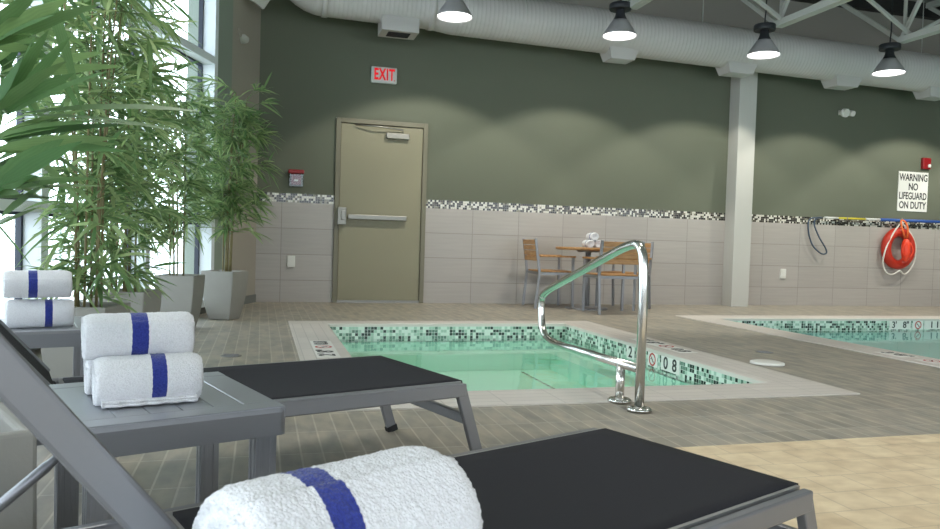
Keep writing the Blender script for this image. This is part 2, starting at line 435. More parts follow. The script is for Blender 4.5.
# corrugated roof deck
bm = B(); pts = []
y = YF-.2; k = 0
prof = [(0, 0), (.05, 0), (.07, .05), (.13, .05), (.15, 0)]
while y < D+.1:
    for dy, dz in prof[:-1]: pts.append((y+dy, CEIL+dz))
    y += .15
a = [bm.verts.new((-5, p[0], p[1])) for p in pts]; b = [bm.verts.new((XR, p[0], p[1])) for p in pts]
for i in range(len(pts)-1): bm.faces.new((a[i], a[i+1], b[i+1], b[i]))
struct(obj('ceiling', bm, 'deck'))
bm = B(); box(bm, -.06, D-.10, 4.30, XR, D, 4.50); struct(obj('trim_1', bm, 'beam_dark'))

# column on the back wall
bm = B(); box(bm, 6.18, D-.22, 0, 6.45, D, 3.5)
struct(obj('trim_2', bm, 'paint_white', bevel=.004))

# outdoors
bm = B(); quads(bm, [((-40, -30, -.12), (1, 0, 0), (0, 1, 0), 39, 80, (0, 0), 0)])
for v in bm.verts:
    pass
g = obj('ground', bm, 'snow'); struct(g)
fe = thing('chain_link_fence', 'pale chain-link fence outdoors beyond the left window', 'fence', (0, 0, 0))
bm = B()
fa, fb = Vector((-5.6, 5.0, -.12)), Vector((-2.9, 12.4, -.12))
fd = (fb-fa); fl_ = fd.length; fd.normalize()
for k in range(int(fl_/.09)):
    p = fa+fd*(k*.09)
    tube(bm, [p, p+fd*1.2+Vector((0, 0, 1.2))], .004, 3, False); tube(bm, [p+Vector((0, 0, 1.2)), p+fd*1.2], .004, 3, False)
obj('wire_mesh', bm, 'fence', fe)
for k in range(5):
    p = fa+fd*(k*fl_/4*.999); bm = B(); tube(bm, [p, p+Vector((0, 0, 1.25))], .02, 8); obj('fence_post', bm, 'fence', fe)
bm = B(); tube(bm, [fa+Vector((0, 0, 1.22)), fb+Vector((0, 0, 1.22))], .015, 8); obj('top_rail', bm, 'fence', fe)

# ------------------------------------------------------------------ door
dr = thing('door_1', 'tan steel exit door with a push bar in the back wall', 'door', (0, 0, 0)); dr['kind'] = 'structure'; del dr['category']; del dr['label']
bm = B(); fw = .055
box(bm, DX0, D-.03, 0, DX0+fw, D+.02, DZ); box(bm, DX1-fw, D-.03, 0, DX1, D+.02, DZ); box(bm, DX0+fw, D-.03, DZ-fw, DX1-fw, D+.02, DZ); box(bm, DX0, D+.035, 0, DX1, D+.06, DZ)  # last box: added panel behind the leaf, blocking outdoor light in the gaps
obj('door_frame', bm, 'doorframe', dr, bevel=.004)
bm = B(); box(bm, DX0+fw+.004, D-.008, .03, DX1-fw-.004, D+.03, DZ-fw-.006); leaf = obj('door_leaf', bm, 'door', dr, bevel=.003)
bm = B(); box(bm, DX0+fw, D-.03, 0, DX1-fw, D+.03, .03); obj('threshold', bm, 'satin', dr)
bm = B()
beam(bm, (.98, D-.055, 1.03), (1.69, D-.055, 1.03), .045, .06)
box(bm, 1.63, D-.05, 1.0, 1.69, D-.008, 1.06)
obj('push_bar', bm, 'satin', dr, bevel=.008)
bm = B(); box(bm, .86, D-.075, .93, .965, D-.008, 1.14); box(bm, .90, D-.085, .99, .95, D-.07, 1.1)
obj('latch_case', bm, 'satin', dr, bevel=.012)
bm = B(); box(bm, 1.42, D-.07, 1.985, 1.70, D-.008, 2.055); obj('door_closer', bm, 'satin', dr, bevel=.008)
bm = B(); tube(bm, [(1.62, D-.05, 2.06), (1.62, D-.05, 2.10), (1.30, D-.10, 2.115), (1.05, D-.045, 2.125)], .009, 8); obj('closer_arm', bm, 'satin', dr)

# ------------------------------------------------------------------ pools
def pool(name, label, X0, X1, Y0, Y1, x0, x1, y0, y1, water_z, deep, plaster, water, bench=None):
    t = thing(name, label, 'pool', ((x0+x1)/2, (y0+y1)/2, 0)); ox, oy = t.location.x, t.location.y
    def T(p): return (p[0]-ox, p[1]-oy, p[2])
    # coping ring with a thickness
    bm = B(); cz = .006
    L = [(T((X0, Y0, cz)), (1,0,0), (0,1,0), X1-X0, y0-Y0, (0, 0), 0), (T((X0, y1, cz)), (1,0,0), (0,1,0), X1-X0, Y1-y1, (0, 0), 0)]
    # side strips: uv turned so the courses run along the edge
    quads(bm, L)
    lay = bm.loops.layers.uv.verify()
    for xa, xb in ((X0, x0), (x1, X1)):
        f = bm.faces.new([bm.verts.new(T(p)) for p in ((xa, y0, cz), (xb, y0, cz), (xb, y1, cz), (xa, y1, cz))])
        for l in f.loops: l[lay].uv = (l.vert.co.y, l.vert.co.x)
    # outer skirt
    cs = [(X0, Y0), (X1, Y0), (X1, Y1), (X0, Y1)]
    for i in range(4):
        a, b = cs[i], cs[(i+1) % 4]
        f = bm.faces.new([bm.verts.new(T((p[0], p[1], z))) for p, z in ((a, -.02), (b, -.02), (b, cz), (a, cz))])
        for l in f.loops: l[lay].uv = (0.01, 0.01)
    # bullnose edge
    e = .012; cs = [(x0, y0), (x1, y0), (x1, y1), (x0, y1)]; ins = [(x0+e, y0+e), (x1-e, y0+e), (x1-e, y1-e), (x0+e, y1-e)]
    for i in range(4):
        j = (i+1) % 4
        for (pa, za, pb, zb) in ((cs, cz, ins, cz-.006), (ins, cz-.006, ins, -.022)):
            f = bm.faces.new([bm.verts.new(T((q[0], q[1], z))) for q, z in ((pa[j], za), (pa[i], za), (pb[i], zb), (pb[j], zb))])
            for l in f.loops: l[lay].uv = (0.01, 0.01)
    obj('coping', bm, 'coping', t)
    # mosaic band down past the waterline, then plaster
    bm = B(); zb = -.14
    sides = [((x0, y1), (x1, y1), 0), ((x1, y1), (x1, y0), 10), ((x1, y0), (x0, y0), 20), ((x0, y0), (x0, y1), 30)]
    for a, b, uo in sides:
        ln = math.dist(a, b); u = ((b[0]-a[0])/ln, (b[1]-a[1])/ln, 0)
        quads(bm, [(T((a[0], a[1], zb-.0285*1)), u, (0,0,1), ln, -zb-.022+.0285*1+.01, (uo, 0), 0)])
    obj('mosaic_band', bm, 'poolmosaic', t)
    bm = B()
    if bench:
        bz, bw = bench
        a = (x0, y0, x1, y1); c = (x0+bw[0], y0+bw[1], x1-bw[2], y1-bw[3])
        ring = lambda r, z: [bm.verts.new(T(p)) for p in ((r[0], r[1], z), (r[2], r[1], z), (r[2], r[3], z), (r[0], r[3], z))]
        R = [ring(a, zb-.02), ring(a, bz), ring(c, bz), ring(c, deep)]
        # facing inwards / up
        for A, C in zip(R, R[1:]):
            for i in range(4): bm.faces.new((A[i], C[i], C[(i+1) % 4], A[(i+1) % 4]))
        bm.faces.new(R[-1])
    else:
        a = (x0, y0, x1, y1)
        ring = lambda r, z: [bm.verts.new(T(p)) for p in ((r[0], r[1], z), (r[2], r[1], z), (r[2], r[3], z), (r[0], r[3], z))]
        R = [ring(a, zb-.02), ring(a, deep)]
        for A, C in zip(R, R[1:]):
            for i in range(4): bm.faces.new((A[i], C[i], C[(i+1) % 4], A[(i+1) % 4]))
        bm.faces.new(R[-1])
    obj('basin', bm, plaster, t)
    bm = B(); v = [bm.verts.new(T(p)) for p in ((x0, y0, water_z), (x1, y0, water_z), (x1, y1, water_z), (x0, y1, water_z))]; bm.faces.new(v)
    obj('water', bm, water, t)
    return t, T

spa, TS = pool('spa_pool', 'small square spa pool of mint water with pale coping and handrail', SX0, SX1, SY0, SY1, IX0, IX1, IY0, IY1, -.135, -.40, 'plaster_spa', 'water',
               (-.25, (.25, .25, .25, .25)))
lap, TL = pool('swimming_pool', 'large turquoise swimming pool at the right edge, behind the spa', PX0, PX1, PY0, PY1, JX0, JX1, JY0, JY1, -.14, -.75, 'plaster_pool', 'water2')
# dotted dark tile line along the step on the basin floor
bm = B(); quads(bm, [(TS((2.30, 4.6, -.396)), (1, 0, 0), (0, 1, 0), .029, 1.75, (0, 0), 0)])
obj('step_edge_tile', bm, 'poolmosaic', spa)

def no_dive(parent, loc, rot, r):
    bm = B(); n = 28
    for k in range(n):
        a, b = 2*PI*k/n, 2*PI*(k+1)/n
        bm.faces.new([bm.verts.new((rr*math.cos(t), rr*math.sin(t), 0)) for rr, t in ((r*.74, a), (r, a), (r, b), (r*.74, b))])
    o = obj('no_diving_ring', bm, 'label_red', parent, loc=loc); o.rotation_euler = rot
    bm = B()
    beam(bm, (-r*.6, r*.6, -.0002), (r*.6, -r*.6, -.0002), .16*r, .0004)
    o2 = obj('no_diving_slash', bm, 'label_red', o)
    bm = B()   # diver: head and bent body
    lathe(bm, [(r*.13, 0), (r*.13, .0004)], 10, (r*.22, -r*.3, .0))
    beam(bm, (r*.12, -r*.15, .0002), (-r*.25, r*.25, .0002), r*.16, .0004); beam(bm, (-r*.25, r*.25, .0002), (-r*.5, r*.0, .0002), r*.13, .0004)
    obj('diver_pictogram', bm, 'label_black', o)

def marker(parent, T, name, center, rot, w, h, items, label=None):
    """white tile with writing; items = [(text or None, x offset, size)]"""
    mt = bpy.data.objects.new(name, None); COL.objects.link(mt); mt.parent = parent; mt.location = T(center); mt.rotation_euler = rot
    return mt
def depth_tile(parent, T, center, rot, w, h, items):
    bm = B(); box(bm, -w/2, -h/2, -.003, w/2, h/2, .0)
    t = obj('depth_marker', bm, 'label_white', parent, loc=T(center)); t.rotation_euler = rot
    for s, x, sz, sx in items:
        if s is None: no_dive(t, (x, 0, .0012), (0, 0, 0), sz)
        else: text_obj('depth_numeral', s, sz, 'label_black', t, (x, 0, .0008), (0, 0, 0), bold=sz*.017, sx=sx)
    return t
RW = Matrix(((0, 0, -1), (-1, 0, 0), (0, 1, 0))).to_euler()      # on the right wall, facing -X, reading towards the camera
RB = (PI/2, 0, 0)                                              # on a back wall, facing -Y
depth_tile(spa, TS, (IX1-.006, 5.37, -.075), RW, .13, .105, [('2', 0, .125, 1)])
depth_tile(spa, TS, (IX1-.006, 5.02, -.075), RW, .14, .105, [(None, 0, .05, 1)])
depth_tile(spa, TS, (IX1-.006, 4.77, -.075), RW, .25, .105, [('0', -.058, .125, 1), ('8', .062, .125, 1)])
for x, it in ((7.46, [("3'", -.09, .11, 1), ('8"', .085, .11, 1)]), (7.73, [(None, 0, .05, 1)]), (7.985, [('1', -.045, .11, 1.2), ('1', .045, .11, 1.2)])):
    depth_tile(lap, TL, (x, JY1-.006, -.075), RB, .32 if len(it) > 1 else .16 if it[0][0] is None else .24, .105, it)
# on the coping
depth_tile(spa, TS, (.435, 5.20, .0075), (0, 0, PI/2), .78, .15, [("2'", -.28, .15, 1), ('8"', -.12, .15, 1), (None, .07, .06, 1), ('0.8', .27, .14, 1)])
depth_tile(spa, TS, (3.06, 5.20, .0075), (0, 0, -PI/2), .78, .15, [("2'", -.28, .15, 1), ('8"', -.12, .15, 1), (None, .07, .06, 1), ('0.8', .27, .14, 1)])
depth_tile(lap, TL, (4.745, 4.60, .0075), (0, 0, -PI/2), .26, .16, [("3'", -.07, .14, 1), ('8"', .06, .14, 1)])
depth_tile(lap, TL, (4.745, 4.28, .0075), (0, 0, -PI/2), .16, .16, [(None, 0, .06, 1)])

# ------------------------------------------------------------------ handrail
hr = thing('pool_handrail', 'polished stainless steel handrail standing at the near edge of the spa', 'handrail', (1.74, 3.2, 0))
path = [(0, -.06, 0), (0, -.06, .70), (0, .06, .83), (0, 1.31, .43), (0, 1.31, .25), (0, 1.14, .165), (0, -.04, .205)]
path = [(0, -.06, 0), (0, -.06, .66), (0, -.03, .79), (0, .10, .79), (0, 1.20, .475), (0, 1.265, .42), (0, 1.225, .22), (0, 1.09, .17), (0, -.05, .20)]
bm = B(); tube(bm, bez(path, 8, .16), .0225, 16); obj('rail_tube', bm, 'steel', hr)
bm = B(); tube(bm, [(0, .14, 0), (0, .14, .195)], .0225, 16); obj('support_post', bm, 'steel', hr)
for y in (-.06, .14):
    bm = B(); lathe(bm, [(.06, 0), (.06, .008), (.05, .016), (.028, .02)], 24, (0, y, .006)); obj('floor_flange', bm, 'steel', hr)

# skimmer lid and drains
lid = obj('skimmer_lid', lathe(B(), [(.112, 0), (.112, .012), (.09, .018), (.03, .02), (.0001, .02)], 32), 'white_plastic', loc=(3.36, 4.32, .002), smooth=False)
tag(lid, 'round white skimmer lid on the tiles right of the spa', 'skimmer lid')
def drain(x, y, label):
    t = thing('floor_drain', label, 'drain', (x, y, 0))
    obj('drain_rim', lathe(B(), [(.066, .0), (.066, .003), (.060, .004)], 24, cap=False), 'satin', t)
    bm = B(); lathe(bm, [(.060, .001), (.060, .003)], 24)
    for k in range(-3, 4): box(bm, -.045, k*.015-.003, .003, .045, k*.015+.003, .005)
    obj('drain_grate', bm, 'chair_silver', t)
    return t
drain(-.173, 4.963, 'round steel floor drain on grey tiles left of the spa, behind the middle lounger')
drain(3.72, 4.82, 'round steel floor drain on grey tiles behind the white skimmer lid')

# ------------------------------------------------------------------ loungers
def make_lounger(label, far, ang, W, H, hinge=1.11, tilt=math.radians(53), BL=.76, TOT=1.95, BH=.042):
    """far = far foot corner of the frame (x,y); local x runs to the foot, local y to the far side"""
    d = Vector((math.cos(ang), math.sin(ang), 0)); n = Vector((-d.y, d.x, 0))
    c = Vector((far[0], far[1], 0))-n*(W/2)           # middle of the foot end
    t = thing('sun_lounger', label, 'sun lounger', c, ang, 'sun loungers')
    h = W/2; RWd, RH = .024, .044
    x1, x0 = 0., -TOT
    for s in (-1, 1):
        y = s*(h-RWd/2)
        bm = B(); box(bm, x0, y-RWd/2, H-RH, x1, y+RWd/2, H)
        yi = s*(h-RWd-.004)
        rail = obj('side_rail', bm, 'silver', t, bevel=.005)
        bm = B(); box(bm, -hinge+.02, min(yi, yi-s*.010), H-.03, x1-.005, max(yi, yi-s*.008), H+.003); obj('sling_channel', bm, 'aluminium', rail)
        bm = B(); box(bm, -hinge+.02, min(yi-s*.001, yi+s*.006), H-.03, x1-.005, max(yi-s*.001, yi+s*.006), H-.012); obj('channel_groove', bm, 'silver_dark', rail)
    bm = B(); box(bm, -.03, -h+RWd, H-RH, 0, h-RWd, H-.012); obj('foot_rail', bm, 'silver', t, bevel=.004)
    bm = B(); box(bm, x0, -h+RWd, H-RH, x0+.03, h-RWd, H-.004); obj('head_rail', bm, 'silver', t, bevel=.004)
    # sling seat: wraps over the foot rail, sags a little
    bm = B(); nx, ny = 24, 12; yl = h-RWd-.0125; rows = []
    for i in range(nx+1):
        x = -hinge+.03+(hinge-.03+.004)*i/nx; row = []
        for j in range(ny+1):
            v = -1+2*j/ny
            z = H+.004-.016*(1-v*v)*math.sin(PI*min(1, i/nx*.92+.08))
            row.append(bm.verts.new((x, v*yl, z)))
        rows.append(row)
    rows.append([bm.verts.new((.008, (-1+2*j/ny)*yl, H-.012)) for j in range(ny+1)])
    rows.append([bm.verts.new((.006, (-1+2*j/ny)*yl, H-.032)) for j in range(ny+1)])
    for A, C in zip(rows, rows[1:]):
        for j in range(ny): bm.faces.new((A[j], C[j], C[j+1], A[j+1]))
    seat = obj('sling_seat', bm, 'fabric', t, smooth=True)
    md = seat.modifiers.new('thick', 'SOLIDIFY'); md.thickness = .006; md.offset = -1
    # legs
    for s in (-1, 1):
        y = s*(h-RWd/2)
        bm = B(); beam(bm, (-.022, y, H-.01), (.072, y, .022), RWd-.002, .040, (1, 0, 0)); lg = obj('leg', bm, 'silver', t, bevel=.004)
        bm = B(); beam(bm, (.071, y, .024), (.079, y, 0.), RWd+.002, .044, (1, 0, 0)); obj('foot_cap', bm, 'black', lg)
        bm = B(); beam(bm, (x0+.25, y, H-.02), (x0+.16, y, .022), RWd, .042, (1, 0, 0)); lg = obj('leg', bm, 'silver', t, bevel=.004)
        bm = B(); beam(bm, (x0+.161, y, .024), (x0+.153, y, 0.), RWd+.002, .044, (1, 0, 0)); obj('foot_cap', bm, 'black', lg)
    xm = .02; zm = H*.60
    bm = B(); beam(bm, (xm, -h+RWd, zm), (xm, h-RWd, zm), .022, .036); obj('cross_brace', bm, 'silver', t, bevel=.004)
    bm = B(); beam(bm, (x0+.205, -h+RWd, zm), (x0+.205, h-RWd, zm), .022, .036); obj('cross_brace', bm, 'silver', t, bevel=.004)
    # backrest
    bx, bz = -math.cos(tilt), math.sin(tilt); P0 = Vector((-hinge, 0, H-.012)); dirb = Vector((bx, 0, bz)); nb = Vector((bz, 0, -bx))
    br = bpy.data.objects.new('backrest', None); COL.objects.link(br); br.parent = t
    for s in (-1, 1):
        y = s*(h-RWd-.006-.013) if 0 else s*(h-RWd/2-.001)
        bm = B(); a = P0+Vector((0, y, 0))+nb*.004+dirb*.03; e = a+dirb*(BL-.03); beam(bm, a, e, RWd, BH, nb); obj('back_rail', bm, 'silver', br, bevel=.005)
        bm = B(); a2 = P0+Vector((0, y, 0))-nb*(BH/2)+dirb*.0; beam(bm, a2+dirb*.0, a2+dirb*.27, RWd-.006, .030, nb); beam(bm, a2-nb*.0+Vector((0, 0, 0)), a2+Vector((.035, 0, .0)), RWd-.004, .05); obj('hinge_plate', bm, 'aluminium', br, bevel=.004)
        bm = B(); tube(bm, [P0+Vector((.004, y-s*.03, 0)), P0+Vector((.004, y+s*.017, 0))], .008, 10); obj('hinge_pin', bm, 'silver_dark', br)
    bm = B(); a = P0+dirb*(BL-.016)+nb*.004; beam(bm, a+Vector((0, -h+RWd, 0)), a+Vector((0, h-RWd, 0)), .028, .03, nb); obj('top_bar', bm, 'silver', br, bevel=.004)
    bm = B(); ny = 10; rows = []
    for i in range(13):
        q = P0+dirb*(.03+(BL-.035)*i/12); row = []
        for j in range(ny+1):
            v = -1+2*j/ny
            row.append(bm.verts.new(q+nb*(BH*.34-.008*(1-v*v))+Vector((0, v*(h-.006), 0))))
        rows.append(row)
    for A, C in zip(rows, rows[1:]):
        for j in range(ny): bm.faces.new((A[j], A[j+1], C[j+1], C[j]))
    f = obj('sling_back', bm, 'fabric', br, smooth=True)
    md = f.modifiers.new('thick', 'SOLIDIFY'); md.thickness = .008; md.offset = 0
    # prop strut from the far back rail down to the frame
    for s in (1,):
        y = s*(h-RWd-.012)
        a = P0+Vector((0, y, 0))+dirb*.20-nb*.014; e = Vector((a.x-.20, y, H-.02))
        bm = B(); tube(bm, [a-(e-a)*.02, a+(e-a)*.12, a+(e-a)*.16, e], [.007, .007, .0088, .0088], 14); st = obj('prop_strut', bm, 'silver', t)
        bm = B(); tube(bm, [a+Vector((0, -s*.012, 0)), a+Vector((0, s*.016, 0))], .006, 10); obj('strut_pin', bm, 'silver_dark', st)
        bm = B(); lathe(bm, [(.02, -.003), (.02, .003)], 20, cap=True)
        for v in bm.verts: v.co = Vector((v.co.x, v.co.z, v.co.y))+Vector((e.x+.06, y-s*.008, H+.004))
        bmesh.ops.recalc_face_normals(bm, faces=bm.faces)
        obj('strut_bracket', bm, 'aluminium', t)
    return t

A1 = math.radians(19.0); A2 = math.radians(22.2)
make_lounger('silver framed lounger with black sling, between the two stacks of towels', (.4495, 2.9515), A1, .652, .313, hinge=1.14, tilt=math.radians(50.5))
make_lounger('black sling lounger nearest the camera, with the raised silver backrest crossing the lower left', (.870, 1.809), A2, .604, .294, hinge=1.134, BH=.035)

# ------------------------------------------------------------------ side tables
def side_table(label, c, ang, wx=.48, wy=.46, H=.425):
    t = thing('side_table', label, 'table', (c[0], c[1], 0), ang, 'silver side tables')
    bm = B(); ns = 6
    hx, hy = wx/2, wy/2
    edge = .055
    box(bm, -hx, -hy, H-.026, hx, -hy+edge, H); box(bm, -hx, hy-edge, H-.026, hx, hy, H)
    # planks with hairline seams
    y0 = -hy+edge+.0015; y1 = hy-edge-.0015
    xs_ = [-hx, -hx+.07]
    n = 4
    for k in range(n): xs_.append(-hx+.07+(wx-.14)*(k+1)/n)
    xs_.append(hx)
    for a, b in zip(xs_, xs_[1:]): box(bm, a+.0005, y0, H-.026, b-.0005, y1, H-.0006)
    obj('table_top', bm, 'table_top', t, bevel=.0015, seg=1)
    bm = B(); th = .012; z0, z1 = H-.060, H-.008; r = .014
    # rounded apron band
    pts = []
    for cx, cy, a0 in ((hx-r, hy-r, 0), (-hx+r, hy-r, PI/2), (-hx+r, -hy+r, PI), (hx-r, -hy+r, 1.5*PI)):
        for k in range(6):
            a = a0+PI/2*k/5; pts.append((cx+r*math.cos(a), cy+r*math.sin(a), math.cos(a), math.sin(a)))
    R = []
    for x, y, cx, cy in pts:
        R.append([bm.verts.new((x+cx*.004, y+cy*.004, z0)), bm.verts.new((x+cx*.004, y+cy*.004, z1-.004)), bm.verts.new((x+cx*.001, y+cy*.001, z1+.005)), bm.verts.new((x-cx*.01, y-cy*.01, z1+.005)), bm.verts.new((x-cx*.01, y-cy*.01, z0))])
    for i in range(len(R)):
        A, C = R[i], R[(i+1) % len(R)]
        for k in range(5): bm.faces.new((A[k], C[k], C[(k+1) % 5], A[(k+1) % 5])).smooth = False
    bmesh.ops.recalc_face_normals(bm, faces=bm.faces)
    obj('apron', bm, 'silver', t)
    for sx in (-1, 1):
        for sy in (-1, 1):
            bm = B(); lx, ly = sx*(hx-.035), sy*(hy-.035); box(bm, lx-.022, ly-.022, 0, lx+.022, ly+.022, H-.027)
            # ribbed legs: grooves as thin raised strips
            for k in (-1, 1):
                box(bm, lx+k*.011-.004, ly-.0235, .0, lx+k*.011+.004, ly-.022, H-.06); box(bm, lx-.0235, ly+k*.011-.004, 0, lx-.022, ly+k*.011+.004, H-.06)
            obj('leg', bm, 'silver', t, bevel=.002, seg=1)
    return t

# middle table from its four measured corners
side_table('grey side table in the foreground under three rolled towels', (-.203, 1.737), math.radians(20.3), .386, .45)
side_table('grey side table at the left edge holding two rolled towels', (-.79, 3.10), math.radians(16), .36, .46)
TX, TY, TA = .105, .615, math.radians(24)
side_table('grey side table under the large towel at the bottom edge', (TX, TY), TA, .40, .34)

# ------------------------------------------------------------------ towels
def towel_mesh(Lg, R, band, seed, res=.004, flap=-1.2, squash=.95, fuzz=.0007, n_layers=4.5, taper=0.):
    rnd = random.Random(seed)
    nu = max(24, int(Lg/res)); nv = max(32, int(2*PI*R/res)); er = min(.028, R*.45)
    bm = B(); rings = []; ph = [rnd.uniform(0, 6.28) for _ in range(6)]
    def rad(th):
        f = ((th-flap) % (2*PI))/(2*PI)
        return R*(1.0-.075*f)
    def ring(x, rs, dx):
        out = []
        for k in range(nv):
            th = 2*PI*k/nv
            r = rad(th)*rs*(1+.012*math.sin(3*th+ph[0])+.012*math.sin(2*th+ph[1]+x*14)+.010*math.sin(x*31+ph[2]+th))*(1+taper*x/Lg)
            j = rnd.gauss(0, fuzz)
            y = math.cos(th)*(r+j); z = math.sin(th)*(r+j)*squash
            zb = -R*.86*squash
            if z < zb: z = zb+(z-zb)*.15
            out.append(bm.verts.new((x+dx(th, rs)+rnd.gauss(0, fuzz*.6), y, z-zb+R*.012)))
        return out
    zero = lambda th, rs: 0
    def spiral(sg):
        def f(th, rs):
            r = rs*R; p = R/n_layers
            q = ((r+p*th/(2*PI)) % p)/p
            return sg*(-.010*(1-abs(2*q-1))**2 -.012*(1-rs) + .004)
        return f
    caps = [.06, .14, .22, .30, .38, .46, .54, .62, .70, .78, .85]
    for rs in caps: rings.append((ring(-Lg/2, rs, spiral(-1)), 1))
    for k in range(nu+1):
        x = -Lg/2+Lg*k/nu; e = min(x+Lg/2, Lg/2-x); rs = 1.
        if e < er: t_ = 1-e/er; rs = .85+.15*math.sqrt(max(0, 1-t_*t_))
        rings.append((ring(x, rs, zero), 0))
    for rs in caps[::-1]: rings.append((ring(Lg/2, rs, spiral(1)), 1))
    for (A, a), (C, c) in zip(rings, rings[1:]):
        x = (A[0].co.x+C[0].co.x)/2
        mi = 1 if (band[0] < x < band[1] and not a and not c) else 0
        for k in range(nv):
            f = bm.faces.new((A[k], A[(k+1) % nv], C[(k+1) % nv], C[k])); f.material_index = mi; f.smooth = True
    bm.faces.new(rings[0][0][::-1]); bm.faces.new(rings[-1][0])
    bmesh.ops.recalc_face_normals(bm, faces=bm.faces)
    return bm

def towel(label, c, z, ang, Lg, R, band, seed, group=None, hem=False, **kw):
    bm = towel_mesh(Lg, R, band, seed, **kw)
    o = obj('rolled_towel', bm, None, mats=['towel', 'towel_blue'], loc=(c[0], c[1], z)); o.rotation_euler = (0, 0, ang)
    tag(o, label, 'towel', group)
    if hem:   # loose end of the roll lying on the table in front
        hb = B(); n = 24
        for (z0, z1, y0, y1) in ((.002, .008, -R*.93, -R*.3), (.0085, .014, -R*.90, -R*.3)):
            rows = []
            for i in range(n+1):
                x = -Lg/2+.012+(Lg-.024)*i/n; w = .003*math.sin(i*1.3)
                rows.append([hb.verts.new((x, y0+w, z0)), hb.verts.new((x, y0+w-.002, (z0+z1)/2)), hb.verts.new((x, y0+w, z1)), hb.verts.new((x, y1, z1)), hb.verts.new((x, y1, z0))])
            for A, C in zip(rows, rows[1:]):
                for k in range(5): hb.faces.new((A[k], C[k], C[(k+1) % 5], A[(k+1) % 5]))
            hb.faces.new(rows[0][::-1]); hb.faces.new(rows[-1])
        bmesh.ops.recalc_face_normals(hb, faces=hb.faces)
        obj('towel_hem', hb, 'towel', o)
    return o
TZ = .4265
ta = math.radians(15)
towel('rolled white towel with blue stripe, front one on the foreground side table', (-.223, 1.672), TZ, ta, .205, .056, (.000, .031), 1, hem=True, flap=-1.9, fuzz=.0005)
towel('rolled white towel mostly hidden, back one on the foreground side table', (-.262, 1.785), TZ, ta, .205, .055, (.010, .038), 2, fuzz=.0005)
towel('rolled white towel with blue stripe, on top of two others on the foreground side table', (-.251, 1.728), TZ+.085, ta, .215, .055, (-.018, .013), 3, flap=2.4, fuzz=.0005)
towel('rolled white towel with blue stripe, lower of two on the left edge side table', (-.763, 2.985), TZ, math.radians(16), .212, .057, (.012, .040), 4, flap=-1.9, fuzz=.0005)
towel('rolled white towel with blue stripe, upper of two on the left edge side table', (-.772, 2.985), TZ+.106, math.radians(17), .212, .056, (-.030, -.002), 5, flap=2.6, fuzz=.0005)
towel('large rolled white towel with blue stripe at the bottom edge, closest to the camera', (.080, .705), TZ, math.radians(28), .240, .080, (-.052, -.020), 6, res=.0028, flap=1.9, fuzz=.0006)

# ------------------------------------------------------------------ bamboo planters
def leaf(bm, L, base, d, length, width, droop, rnd, tone):
    d = d.normalized(); side = d.cross(Vector((0, 0, 1)))
    if side.length < .05: side = Vector((1, 0, 0))
    side.normalize(); up = side.cross(d).normalized()
    roll = rnd.uniform(-.9, .9); s = side*math.cos(roll)+up*math.sin(roll)
    prof = [(0, .12), (.12, .7), (.35, 1), (.65, .8), (.87, .38), (1, .02)]
    prev = None
    for t, w in prof:
        p = base+d*(length*t)+Vector((0, 0, -droop*length*t*t)); ww = s*(width*w/2)
        cur = (bm.verts.new(p-ww), bm.verts.new(p+ww))
        if prev:
            f = bm.faces.new((prev[0], prev[1], cur[1], cur[0])); f.smooth = True
            for l, uvv in zip(f.loops, ((0, 0), (1, 0), (1, 1), (0, 1))): l[L].uv = (tone, uvv[0]*.5)
        prev = cur

def spray(bm, L, tips, base, d, rnd, n, ll, lw):
    """a twig ending in a fan of leaves"""
    d = d.normalized()
    for k in range(n):
        a = Vector((rnd.gauss(0, 1), rnd.gauss(0, 1), rnd.gauss(-.1, .7))).normalized()
        dd = (d*rnd.uniform(.6, 1.2)+a*rnd.uniform(.5, 1.05)).normalized()
        leaf(bm, L, base+d*rnd.uniform(-.06, .02), dd, ll*rnd.uniform(.65, 1.15), lw*rnd.uniform(.7, 1.15), rnd.uniform(.1, .5), rnd, rnd.random()**1.3)

